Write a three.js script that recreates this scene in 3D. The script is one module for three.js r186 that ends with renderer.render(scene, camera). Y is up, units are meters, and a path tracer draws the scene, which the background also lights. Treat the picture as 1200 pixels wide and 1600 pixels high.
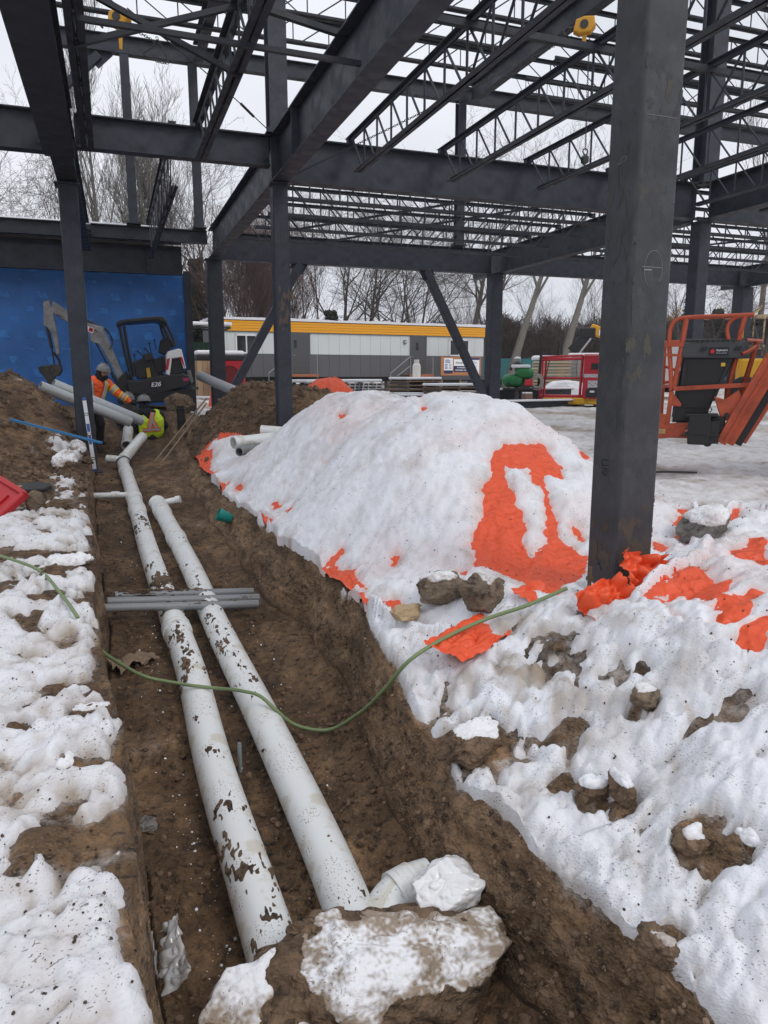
import * as THREE from 'three';
import { RoundedBoxGeometry } from 'three/addons/geometries/RoundedBoxGeometry.js';
import { ConvexGeometry } from 'three/addons/geometries/ConvexGeometry.js';
import { MarchingCubes } from 'three/addons/objects/MarchingCubes.js';
import { mergeGeometries, mergeVertices } from 'three/addons/utils/BufferGeometryUtils.js';

// ---------- camera, sky, sun, exposure ----------
const scene = new THREE.Scene();
const camera = new THREE.PerspectiveCamera(70.19, 768 / 1024, .05, 600);
camera.rotation.order = 'YXZ'; camera.position.set(0, 1.6, 0);
camera.rotation.set(THREE.MathUtils.degToRad(-10.577), THREE.MathUtils.degToRad(-20.135), 0);
scene.add(camera);
const renderer = new THREE.WebGLRenderer({ antialias: true });
renderer.setSize(768, 1024); renderer.toneMapping = THREE.LinearToneMapping; renderer.toneMappingExposure = 1.17;
renderer.shadowMap.enabled = true;
{ // overcast sky: brighter overhead than at the horizon, with soft cloud bands
  const W = 512, H = 256, d = new Float32Array(W * H * 4), S = Math.sin;
  for (let j = 0; j < H; j++) for (let i = 0; i < W; i++) {
    const el = ((j + .5) / H - .5) * Math.PI, az = (i + .5) / W * 2 * Math.PI, k = (j * W + i) * 4;
    const x = Math.cos(el) * Math.cos(az), y = S(el), z = Math.cos(el) * S(az), q = 2.2 / (Math.max(y, 0) + .35), a = x * q, b = z * q;
    let n = S(a * 1.3 + 1.7 * S(b * .9 + 1)) * S(b * 1.1 + 1.3 * S(a * 1.2 + 2)) + .5 * S(a * 2.7 + 1.1 * S(b * 2.1)) * S(b * 2.4 + S(a * 1.9 + 4)) + .25 * S(a * 5.3 + 2 * S(b * 4.1)) * S(b * 5.7 + 1.3 * S(a * 3.3));
    const up = Math.max(y, 0), L = y > -.02 ? (.655 + .26 * up) * (1 + .085 * n) : .35;
    d[k] = L * (.955 + .012 * n); d[k + 1] = L * (.985 + .006 * n); d[k + 2] = L * 1.07; d[k + 3] = 1;
  }
  const t = new THREE.DataTexture(d, W, H, THREE.RGBAFormat, THREE.FloatType);
  t.mapping = THREE.EquirectangularReflectionMapping; t.magFilter = t.minFilter = THREE.LinearFilter; t.wrapS = THREE.RepeatWrapping; t.needsUpdate = true;
  scene.background = t; scene.environment = t;
}
const sun = new THREE.DirectionalLight(0xfff6ec, .75);                        // the veiled sun behind the cloud, high, behind and to the right
sun.position.set(28, 52, 34); sun.target.position.set(3, 0, -12); sun.castShadow = true; sun.shadow.radius = 34;
Object.assign(sun.shadow.camera, { left: -40, right: 40, top: 40, bottom: -40, near: 1, far: 160 }); sun.shadow.mapSize.set(2048, 2048);
scene.add(sun, sun.target);
scene.fog = new THREE.FogExp2(0xd4d8e0, .0006);
// ---------- noise ----------
function rng(seed) { let a = seed >>> 0; return () => { a = (a + 0x6D2B79F5) | 0; let t = Math.imul(a ^ (a >>> 15), 1 | a); t = (t + Math.imul(t ^ (t >>> 7), 61 | t)) ^ t; return ((t ^ (t >>> 14)) >>> 0) / 4294967296; }; }
const PERM = new Uint8Array(512); { const r = rng(77), p = [...Array(256).keys()]; for (let i = 255; i > 0; i--) { const j = Math.floor(r() * (i + 1)); [p[i], p[j]] = [p[j], p[i]]; } for (let i = 0; i < 512; i++) PERM[i] = p[i & 255]; }
const fade = t => t * t * t * (t * (t * 6 - 15) + 10), mix = (a, b, t) => a + (b - a) * t, clamp = (x, a = 0, b = 1) => x < a ? a : x > b ? b : x;
const sst = (a, b, x) => { const t = clamp((x - a) / (b - a)); return t * t * (3 - 2 * t); };
function grad3(h, x, y, z) { h &= 15; const u = h < 8 ? x : y, v = h < 4 ? y : (h === 12 || h === 14 ? x : z); return ((h & 1) ? -u : u) + ((h & 2) ? -v : v); }
function n3(x, y, z) {
  const X = Math.floor(x), Y = Math.floor(y), Z = Math.floor(z); x -= X; y -= Y; z -= Z;
  const a = X & 255, b = Y & 255, c = Z & 255, u = fade(x), v = fade(y), w = fade(z);
  const A = PERM[a] + b, AA = PERM[A & 255] + c, AB = PERM[(A + 1) & 255] + c, B = PERM[(a + 1) & 255] + b, BA = PERM[B & 255] + c, BB = PERM[(B + 1) & 255] + c;
  const P = i => PERM[i & 255];
  return mix(mix(mix(grad3(P(AA), x, y, z), grad3(P(BA), x - 1, y, z), u), mix(grad3(P(AB), x, y - 1, z), grad3(P(BB), x - 1, y - 1, z), u), v),
    mix(mix(grad3(P(AA + 1), x, y, z - 1), grad3(P(BA + 1), x - 1, y, z - 1), u), mix(grad3(P(AB + 1), x, y - 1, z - 1), grad3(P(BB + 1), x - 1, y - 1, z - 1), u), v), w);
}
const n2 = (x, y) => n3(x, y, 7.31);
function fbm(x, y, z, o = 4, g = .5) { let a = 1, s = 0, f = 1; for (let i = 0; i < o; i++) { s += a * n3(x * f + i * 17.3, y * f + i * 9.1, z * f); a *= g; f *= 2.03; } return s; }
const lump = (x, y, z) => Math.sqrt(Math.abs(n3(x, y, z)) + .002);           // rounded tops, sharp creases
function lerpT(tab, x) { if (x <= tab[0][0]) return tab[0][1]; for (let i = 1; i < tab.length; i++) if (x <= tab[i][0]) { const [a, p] = tab[i - 1], [b, q] = tab[i]; const t = (x - a) / (b - a); return mix(p, q, t * t * (3 - 2 * t) * .5 + t * .5); } return tab[tab.length - 1][1]; }
function inPoly(P, x, y) { let r = false; for (let i = 0, j = P.length - 1; i < P.length; j = i++) { const [a, b] = P[i], [c, d] = P[j]; if ((b > y) !== (d > y) && x < (c - a) * (y - b) / (d - b) + a) r = !r; } return r; }
function polyDist(P, x, y) { let m = 1e9; for (let i = 0, j = P.length - 1; i < P.length; j = i++) { const [a, b] = P[j], [c, d] = P[i]; const dx = c - a, dy = d - b, t = clamp(((x - a) * dx + (y - b) * dy) / (dx * dx + dy * dy + 1e-12)); m = Math.min(m, Math.hypot(a + t * dx - x, b + t * dy - y)); } return inPoly(P, x, y) ? m : -m; }   // + inside
// ---------- the lie of the land: c = metres to the right of the camera along the beams, s = metres along the trench ----------
const EDGE_L = [[0, .02], [1.6, 0], [3.2, -.07], [4, -.14], [5, -.2], [7, -.26], [11, -.42], [14, -.46], [17, -.5], [30, -.6]];
const EDGE_R = [[0, 1.52], [1.6, 1.5], [1.92, 1.48], [2.24, 1.42], [2.65, 1.36], [3.3, 1.35], [4.0, 1.45], [4.9, 1.6], [5.6, 1.57], [7, 1.46], [10, 1.33], [14, 1.34], [18, 1.45], [30, 1.7]];
const FLOOR = [[0, -.88], [2.8, -.76], [6, -.57], [10, -.34], [14, -.13], [17, -.08], [19, .05], [20.6, .66], [24, .75]];
const floorY = s => lerpT(FLOOR, s);
const edgeL = s => lerpT(EDGE_L, s) + .05 * n2(s * 1.1, 3.3) + .03 * n2(s * 4.1, 8.3);
const edgeR = s => lerpT(EDGE_R, s) + .06 * n2(s * .9, 13.3) + .035 * n2(s * 3.7, 18.3);
const bump = (c, s, cc, ss, rc, rs, h, rc2) => { const d = Math.hypot((c - cc) / (c > cc && rc2 ? rc2 : rc), (s - ss) / rs); if (d >= 1) return 0; const t = 1 - d; return h * (t < .25 ? t * t * 2 : (t - .125)) / .875 * (1 - .18 * sst(.75, 1, t)) ; };
const YARD = [[0, .16], [3, .26], [6, .38], [12, .42], [25, .45], [38, .76], [60, .9], [130, 1.2]];
const MOUNDS = [[3.5, 6.85, 2.4, 2.8, 1.14, 1.7], [3.2, 9.3, 2.3, 3.6, 1.1, 1.6], [2.7, 15.2, 2.0, 2.9, 1.22], [3.55, 14.0, 1.7, 2.4, 1.08]];
const LMOUNDS = [[-1.75, 14.8, 1.75, 3.7, 1.5], [-3.4, 13.4, 2.6, 3.2, 1.5], [-1.75, 10.3, 1.3, 1.7, .42], [-3.2, 17, 3, 4, 1.2]];
function landY(c, s) {                                                       // without the trench
  let y = lerpT(YARD, s);
  const far = sst(14, 21, s);
  if (c < .7) {
    y = mix(.03 + .012 * s, y + .28, far) + .1 * sst(0, 2.2, -c);
    let m = 0; for (const M of LMOUNDS) { const b = bump(c, s, ...M); m = Math.max(m, b) + .25 * Math.min(m, b); }
    y += m * sst(-.35, -.8, c) ;
  } else {
    const out = sst(1.38, 2.6, c);
    y = mix(mix(-.32 + .055 * Math.min(s, 5) + .012 * Math.max(0, s - 5), .75, far), y, out);
    let m = 0; for (const M of MOUNDS) { const b = bump(c, s, ...M); m = Math.max(m, b) + .2 * Math.min(m, b); }
    y += m * sst(1.15, 1.7, c);
    y += bump(c, s, 3.7, 2.2, 2.1, 2.3, .36) + bump(c, s, 5.2, 4.2, 1.7, 1.2, .2) + bump(c, s, 2.2, 1.2, 1.1, 1.2, .1);
  }
  return y;
}
function macroY(c, s) {
  const L = lerpT(EDGE_L, s), R = lerpT(EDGE_R, s), y = landY(c, s);
  if (c < L || c > R) return y;
  const k = Math.min(sst(L, L + .1, c), 1 - sst(R - .16, R, c)); return mix(y, floorY(s), k);
}
// ---------- helpers: x = c (right along the cross beams), y up, z = -s (s = forward along the trench) ----------
const V = (c, y, s) => new THREE.Vector3(c, y, -s), R = Math.PI / 180;
const used = {};
function numbered(n) { const k = used[n] = (used[n] ?? -1) + 1; return k ? n + '_' + String(k).padStart(3, '0') : n; }
function shade(o) { o.castShadow = o.receiveShadow = true; return o; }
function tag(o, label, category, group) { o.userData = { ...o.userData, label, category }; if (group) o.userData.group = group; return o; }
function thing(name, label, category, p = V(0, 0, 0), turn = 0, group) { const o = new THREE.Group(); o.name = numbered(name); scene.add(o); o.position.copy(p); o.rotation.y = turn; return tag(o, label, category, group); }
function merge(gs) {
  gs = gs.flat(9).map(g => { let h = g.index ? g.toNonIndexed() : g.clone(); for (const k of Object.keys(h.attributes)) if (!['position', 'normal', 'uv', 'color'].includes(k)) h.deleteAttribute(k); if (!h.attributes.uv) h.setAttribute('uv', new THREE.BufferAttribute(new Float32Array(h.attributes.position.count * 2), 2)); if (!h.attributes.normal) h.computeVertexNormals(); return h; });
  return gs.length === 1 ? gs[0] : mergeGeometries(gs);
}
function part(name, g, m, parent = scene, label) { const o = shade(new THREE.Mesh(Array.isArray(g) ? merge(g) : g, m)); o.name = parent === scene ? numbered(name) : name; parent.add(o); if (label) o.userData.label = label; return o; }
function single(name, g, m, label, category, group) { return tag(part(name, g, m), label, category, group); }
function struct(name, g, m) { const o = part(name, g, m); o.userData.kind = 'structure'; return o; }
function copy(root, p, turn, label, group) { const r = root.clone(); r.name = numbered(root.name.replace(/_\d{3}$/, '')); r.userData = { ...root.userData }; scene.add(r); if (p) r.position.copy(p); if (turn !== undefined) r.rotation.y = turn; if (label) r.userData.label = label; if (group) r.userData.group = group; return r; }
// box-mapped uv in metres
function metric(g, k = 1) { if (g.index) g = g.toNonIndexed(); const p = g.attributes.position, n = p.count, uv = new Float32Array(n * 2), a = new THREE.Vector3(), b = new THREE.Vector3(), c = new THREE.Vector3(); for (let i = 0; i < n; i += 3) { a.fromBufferAttribute(p, i); b.fromBufferAttribute(p, i + 1).sub(a); c.fromBufferAttribute(p, i + 2).sub(a); b.cross(c); const x = Math.abs(b.x), y = Math.abs(b.y), z = Math.abs(b.z); for (let j = i; j < i + 3; j++) { const X = p.getX(j), Y = p.getY(j), Z = p.getZ(j); let u, v; if (x >= y && x >= z) { u = Z; v = Y; } else if (y >= z) { u = X; v = Z; } else { u = X; v = Y; } uv[j * 2] = u * k; uv[j * 2 + 1] = v * k; } } g.setAttribute('uv', new THREE.BufferAttribute(uv, 2)); return g; }
const box = (w, h, d, x = 0, y = 0, z = 0) => metric(new THREE.BoxGeometry(w, h, d).translate(x, y, z));
const rbox = (w, h, d, r, x = 0, y = 0, z = 0, seg = 2) => metric(new RoundedBoxGeometry(w, h, d, seg, Math.min(r, w / 2.01, h / 2.01, d / 2.01)).translate(x, y, z));
const Q = new THREE.Quaternion(), YY = new THREE.Vector3(0, 1, 0), ZZ = new THREE.Vector3(0, 0, 1);
function rod(a, b, r, r2 = r, n = 10) { const d = b.clone().sub(a), L = d.length(); return new THREE.CylinderGeometry(r2, r, L, n).applyQuaternion(Q.setFromUnitVectors(YY, d.normalize())).translate((a.x + b.x) / 2, (a.y + b.y) / 2, (a.z + b.z) / 2); }
function orient(g, a, b, up = YY) { const z = b.clone().sub(a).normalize(), x = up.clone().cross(z); if (x.lengthSq() < 1e-6) x.set(1, 0, 0).cross(z); x.normalize(); const y = z.clone().cross(x); return g.applyMatrix4(new THREE.Matrix4().makeBasis(x, y, z).setPosition(a.clone().add(b).multiplyScalar(.5))); }
const bar = (a, b, w, h, up) => orient(metric(new THREE.BoxGeometry(w, h, a.distanceTo(b))), a, b, up);
function tube(pts, r, seg = 60, n = 10, closed = false) { return new THREE.TubeGeometry(new THREE.CatmullRomCurve3(pts, closed), seg, r, n, closed); }
const lathe = (pts, n = 20) => new THREE.LatheGeometry(pts.map(p => new THREE.Vector2(...p)), n);
function extr(pts, depth, bevel = 0, holes = []) { const sh = new THREE.Shape(pts.map(p => new THREE.Vector2(...p))); for (const h of holes) sh.holes.push(new THREE.Path(h.map(p => new THREE.Vector2(...p)))); const g = new THREE.ExtrudeGeometry(sh, { depth: depth - 2 * bevel, bevelEnabled: bevel > 0, bevelSize: bevel, bevelThickness: bevel, bevelOffset: -bevel, bevelSegments: 2, steps: 1, curveSegments: 8 }); return metric(g.translate(0, 0, -depth / 2 + bevel)); }
// ---------- textures (computed, tileable) ----------
function tnoise(P, seed) { const r = rng(seed), v = new Float32Array(P * P); for (let i = 0; i < P * P; i++) v[i] = r(); return (x, y) => { x *= P; y *= P; const X = Math.floor(x), Y = Math.floor(y), fx = fade(x - X), fy = fade(y - Y), a = ((X % P) + P) % P, b = (a + 1) % P, c = ((Y % P) + P) % P, d = (c + 1) % P; return mix(mix(v[c * P + a], v[c * P + b], fx), mix(v[d * P + a], v[d * P + b], fx), fy); }; }
function tfbm(P, seed, o = 4) { const f = []; for (let i = 0; i < o; i++) f.push(tnoise(P * (1 << i), seed + i * 31)); return (x, y) => { let s = 0, a = 1, t = 0; for (const q of f) { s += a * q(x, y); t += a; a *= .55; } return s / t; }; }
function dtex(n, fn, srgb = false, rep = 1) { const d = new Uint8Array(n * n * 4); for (let j = 0; j < n; j++) for (let i = 0; i < n; i++) { const c = fn((i + .5) / n, (j + .5) / n), k = (j * n + i) * 4; if (typeof c === 'number') d[k] = d[k + 1] = d[k + 2] = clamp(c) * 255; else { d[k] = clamp(c[0]) * 255; d[k + 1] = clamp(c[1]) * 255; d[k + 2] = clamp(c[2]) * 255; } d[k + 3] = 255; } const t = new THREE.DataTexture(d, n, n, THREE.RGBAFormat); t.wrapS = t.wrapT = THREE.RepeatWrapping; t.magFilter = THREE.LinearFilter; t.minFilter = THREE.LinearMipmapLinearFilter; t.generateMipmaps = true; if (srgb) t.colorSpace = THREE.SRGBColorSpace; t.repeat.set(rep, rep); t.needsUpdate = true; return t; }
function again(t, x, y = x) { const q = t.clone(); q.repeat.set(x, y); q.needsUpdate = true; return q; }
const lin = (r, g, b) => new THREE.Color().setRGB(r, g, b);
const M = (c, rough = .7, o = {}) => new THREE.MeshStandardMaterial({ color: c instanceof THREE.Color ? c : lin(...c), roughness: rough, ...o });
// ---------- ground (soil) and the snow that lies on it ----------
const fA = tfbm(8, 5, 6), fB = tfbm(24, 9, 4), fC = tnoise(96, 21), fD = tnoise(180, 23);
const soilBump = dtex(1024, (x, y) => { const a = fA(x, y), b = Math.abs(fB(x, y) - .5) * 2, c = fC(x, y), g = fD(x, y); return .45 * a + .3 * (1 - b) + .15 * c + .3 * Math.max(0, g - .72); });
const soilMap = dtex(1024, (x, y) => { const a = fA(x + .3, y + .1), b = fB(x, y), g = fD(x, y), pe = g > .86 ? .5 : 0; const k = .12 + 1.15 * a * (.5 + .8 * b) + pe + .3 * (fC(x, y) - .5) - .32 * sst(.56, .74, fB(x + .5, y + .3)); return [k, k * (.985 - .03 * b), k * (.96 - .06 * b)]; });
const snowBump = dtex(1024, (x, y) => .5 * fB(x, y) + .35 * fC(x, y) + .3 * fD(x, y));
const snowMap = dtex(1024, (x, y) => { const g = fD(x + .37, y + .11), q = fC(x, y), m = fA(x + .6, y + .2); const sp = sst(.83, .93, g) * sst(.42, .62, m), k = .95 + .05 * q; return [k - .62 * sp, k - .66 * sp, k - .7 * sp]; });
const soilMat = new THREE.MeshStandardMaterial({ vertexColors: true, map: soilMap, bumpMap: soilBump, bumpScale: .03, roughness: .93 });
const snowMat = new THREE.MeshPhysicalMaterial({ vertexColors: true, map: snowMap, bumpMap: snowBump, bumpScale: .0035, roughness: .86, sheen: .15, sheenRoughness: .6 });
// orange sheets, in plan
const TARP = [[1.3, 13.9], [1.27, 12], [1.25, 10.2], [1.3, 8.2], [1.42, 6.7], [1.52, 5.4], [1.58, 4.7], [1.75, 4.0], [2.05, 3.7], [2.4, 3.5], [3.0, 3.55], [3.8, 4.0], [4.7, 5.0], [5.1, 6.6], [5.0, 9.2], [4.5, 11.4], [3.2, 12.2], [2.3, 12.6], [1.8, 13.9]];
const TARP2 = [[2.48, 2.4], [2.7, 2.2], [3.2, 2.15], [4.2, 2.4], [5.2, 3.1], [5.4, 4.2], [4.9, 4.7], [4.2, 4.2], [3.5, 3.55], [3.0, 3.3], [2.62, 3.1]];
const BARE = [{ p: [[3.24,5.73],[3.46,5.71],[3.63,5.72],[3.63,5.4],[3.49,5.22],[3.35,5.28],[3.26,5.36],[3.08,5.48],[2.98,5.42],[2.98,5.58]], k: 1 }, { p: [[2.98,5.42],[3.07,5.46],[2.98,5.15],[2.94,4.9],[2.83,4.66],[2.7,4.52],[2.71,4.36],[2.93,4.49],[3.03,4.52],[3.06,4.21],[2.79,3.86],[2.44,3.61],[2.36,3.83],[2.44,4.11],[2.27,4.38],[2.43,4.64],[2.4,4.72],[2.49,4.85],[2.64,4.96],[2.83,5.3]], k: 1 }, { p: [[3.25,5.34],[3.35,5.28],[3.27,5.07],[3.18,4.82],[3.02,4.5],[2.93,4.49],[3.11,4.77],[3.23,5.08]], k: 1 }, { p: [[3.25,4.67],[3.26,4.5],[3.17,4.39],[3.16,4.45]], k: 1 }, { p: [[3.81,4.42],[3.81,4.27],[3.55,3.87],[3.61,4.12]], k: 1 }, { p: [[3.22,3.75],[3.2,3.65],[3.08,3.52]], k: 1 }, { p: [[2.2,4.51],[2.26,4.45],[2.21,4.38],[2.18,4.4]], k: 1 }, { p: [[4.02,5.7],[6.25,8.59],[4.04,5.57]], k: 1 }, { p: [[1.59,8.03],[1.64,7.95],[1.65,7.78],[1.6,7.81]], k: 1 }, { p: [[1.63,7.58],[1.71,7.52],[1.69,7.38],[1.63,7.41]], k: 1 }, { p: [[1.47,9.89],[1.54,9.47],[1.47,9.41],[1.43,9.57]], k: 1 }, { p: [[1.58,5.78],[1.73,5.85],[1.78,5.87],[1.74,5.77],[1.66,5.65],[1.65,5.39],[1.66,4.86],[1.64,4.86],[1.61,5.2]], k: 1 }, { p: [[1.36,14.2],[1.63,13.42],[1.53,12.98],[1.37,11.88],[1.24,13.05],[1.28,13.75]], k: 1 }, { p: [[12.43,30.56],[3,7.07],[2.92,6.72],[2.91,6.86]], k: 1 }, { p: [[1.94,5.16],[2,5.12],[1.95,5.02],[1.92,5.05]], k: 1 }, { p: [[2.12,7.85],[2.18,7.53],[2.13,7.63]], k: 1 }, { p: [[2.53,8.48],[2.57,8.36],[2.53,8.3]], k: 1 }, { p: [[3.81,3.63],[4.15,3.83],[4.33,3.83],[3.46,3.04],[3.47,3.14],[3.6,3.39]], k: 1 }, { p: [[2.86,3.17],[3.17,3.41],[3.22,3.33],[3.1,3.07],[3.16,2.97],[2.95,2.83],[2.8,2.77],[2.8,2.96],[2.71,2.99]], k: 1 }, { p: [[2.89,2.84],[2.88,2.74],[3.03,2.76],[3.04,2.67],[2.86,2.58],[2.7,2.48],[2.64,2.56]], k: 1 }, { p: [[2.57,2.39],[2.68,2.44],[2.79,2.42],[2.64,2.28],[2.58,2.34]], k: 1 }];
const PATCH = [[-.85, 6.5, .36], [-.58, 5.95, .26], [-.78, 5.5, .3], [-.5, 6.4, .2], [-.33, 2.4, .13], [-.36, 2.25, .08], [-.27, 2.9, .075], [-.19, 3.34, .06], [-.5, 3.28, .05], [-.62, 8.5, .16, .1], [1.5, 2.82, .17], [1.42, 2.95, .1], [2.14, 2.49, .07], [1.73, 2.26, .065], [1.79, 2.15, .06], [1.81, 1.8, .1], [1.87, 1.68, .06], [1.56, 1.6, .05], [1.86, 2.6, .13, .07], [1.7, 2.4, .05], [2.1, 3.15, .25, .05], [4.4, 4.7, .12], [5.1, 5.2, .15], [1.62, 3.35, .12, .1]];
function tarpLift(c, s) { const a = polyDist(TARP, c, s); if (a > -.05) return [1, a]; const b = polyDist(TARP2, c, s); if (b > -.05) return [2, b]; return [0, Math.max(a, b)]; }
function soilY(c, s, y) {                                                    // soil relief on top of the land
  const near = 1 / (1 + s * .06);
  let d = .055 * fbm(c * 1.1, s * 1.1, 1.5, 3) + .035 * (lump(c * 3.1, s * 3.1, 4.2) - .4) + .022 * (lump(c * 8.3, s * 8.3, 9.1) - .4);
  d += .016 * n2(c * 21, s * 21) * near + .009 * n2(c * 47, s * 47) * near;
  for (const [pc, ps, pr] of PATCH) if (pr < .2) { const q = Math.hypot(c - pc, s - ps) / pr; if (q < 1.2) d += .05 * sst(1.2, .2, q + .4 * n2(c * 9, s * 9)); }
  return y + d;
}
function foldY(c, s, tp) { if (tp === 2) return .1 * (lump(c * 2.1 + 5, s * 2.1, 6.4) - .35) + .05 * (lump(c * 5.3, s * 5.3, 2.4) - .4) + .012 * n2(c * 15, s * 15); const r = Math.hypot(c - 3.9, s - 7.2), a = Math.atan2(s - 7.2, c - 3.9); const w = .3 + 2.1 * Math.exp(-Math.pow((c - 2.8) / .8, 2) - Math.pow((s - 4.7) / .9, 2)); return w * (.05 * (lump(a * 7 + .6 * Math.sin(r * 2), r * .3, 3.1) - .4) + .035 * (lump(a * 19 + r * .3, r * .5 + 4, 1.1) - .4)) + .1 * n2(c * .8 + 3, s * .8) + .04 * n2(c * 2.1, s * 2.1 + 8) + .03 * n2(c * .9, s * .9); }
function snowT(c, s, tarp, td) {                                             // thickness of the snow
  const m = fbm(c * .9 + 4, s * .9, 2.2, 3), wc = c + .08 * n2(c * 3, s * 3 + 50), ws = s + .08 * n2(c * 3 + 50, s * 3), l1 = lump(wc * 2.4, ws * 2.4, 3.3) - .42, l2 = lump(wc * 5.6 + 3, ws * 5.6, 8.3) - .42, l3 = lump(c * 14, s * 14, 5.3) - .42, f = n2(c * 14 + 7, s * 14), g = n2(c * 37, s * 37), h = fbm(c * 3.3, s * 3.3, 12.7, 3);
  let b;
  if (tarp) {
    b = .055 + .03 * m + .03 * l1 + .022 * l2;
    b = Math.min(b, (td + .01 - .3 * Math.max(0, n2(s * 1.5, 31) + .16) - .12 * Math.max(0, h)) * .5 + .008);
    let e = 1; for (const P of BARE) { const q = polyDist(P.p, c, s) * P.k; e = Math.min(e, -q); }
    b = Math.min(b, (e + .03 * h + .012 * f) * .5);
    b += .005 * f + .003 * g;
  } else if (c < .7) {
    const sn = sst(10.2, 7.9, s + 1.5 * m), st = Math.exp(-Math.pow((c + .72 + .05 * (s - 11)) / .2, 2)) * sst(7, 9, s) * sst(14.2, 12, s);
    b = -.09 + .15 * Math.max(sn, .8 * st) + .07 * m + .09 * l1 + .085 * l2 + .05 * l3; b -= .12 * sst(.09, .0, lerpT(EDGE_L, s) - c + .1 * h + .03 * f);
    b += .035 * Math.min(0, h + .12) * 2; b -= .3 * Math.max(0, fbm(c * 2.8 + 9, s * 1.8, 31, 3) - .2) + .16 * Math.max(0, fbm(c * 7 + 9, s * 6, 37, 2) - .25);
  } else {
    b = .08 + .05 * m + .09 * l1 + .08 * l2 + .045 * l3;
    const dm = Math.max(bump(c, s, 2.7, 15.2, 2.4, 3.3, 1), bump(c, s, 3.55, 14, 2.0, 2.8, 1));
    b -= .8 * sst(.02, .12, dm); b -= .25 * sst(11.5, 13, s) * sst(4, 3, c);
    b -= .3 * sst(.05, -.04, c - lerpT(EDGE_R, s) - .09 * m) ;
    const yard = sst(5.5, 8, c + .25 * s) ; b = mix(b, .035 + .02 * m + .01 * l2 + .004 * f, yard);
    b -= .22 * Math.max(0, fbm(c * 2.4 + 3, s * 2.4, 41, 3) - .26) * sst(3.4, 2, c); const dirty = Math.exp(-Math.pow((c - 2.1) / .45, 2) - Math.pow((s - 3.0) / .5, 2)); b -= .05 * dirty;
  }
  for (const [pc, ps, pr, pd] of PATCH) { const q = Math.hypot(c - pc, s - ps) / pr; if (q < 1.6) b -= (pd ?? .12) * sst(1.3, .4, q + .9 * h + .3 * f + .2 * g); }
  if (b > 0) b = .12 * (1 - Math.exp(-b / .12));
  return b + .009 * f + .0055 * g;
}
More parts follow.
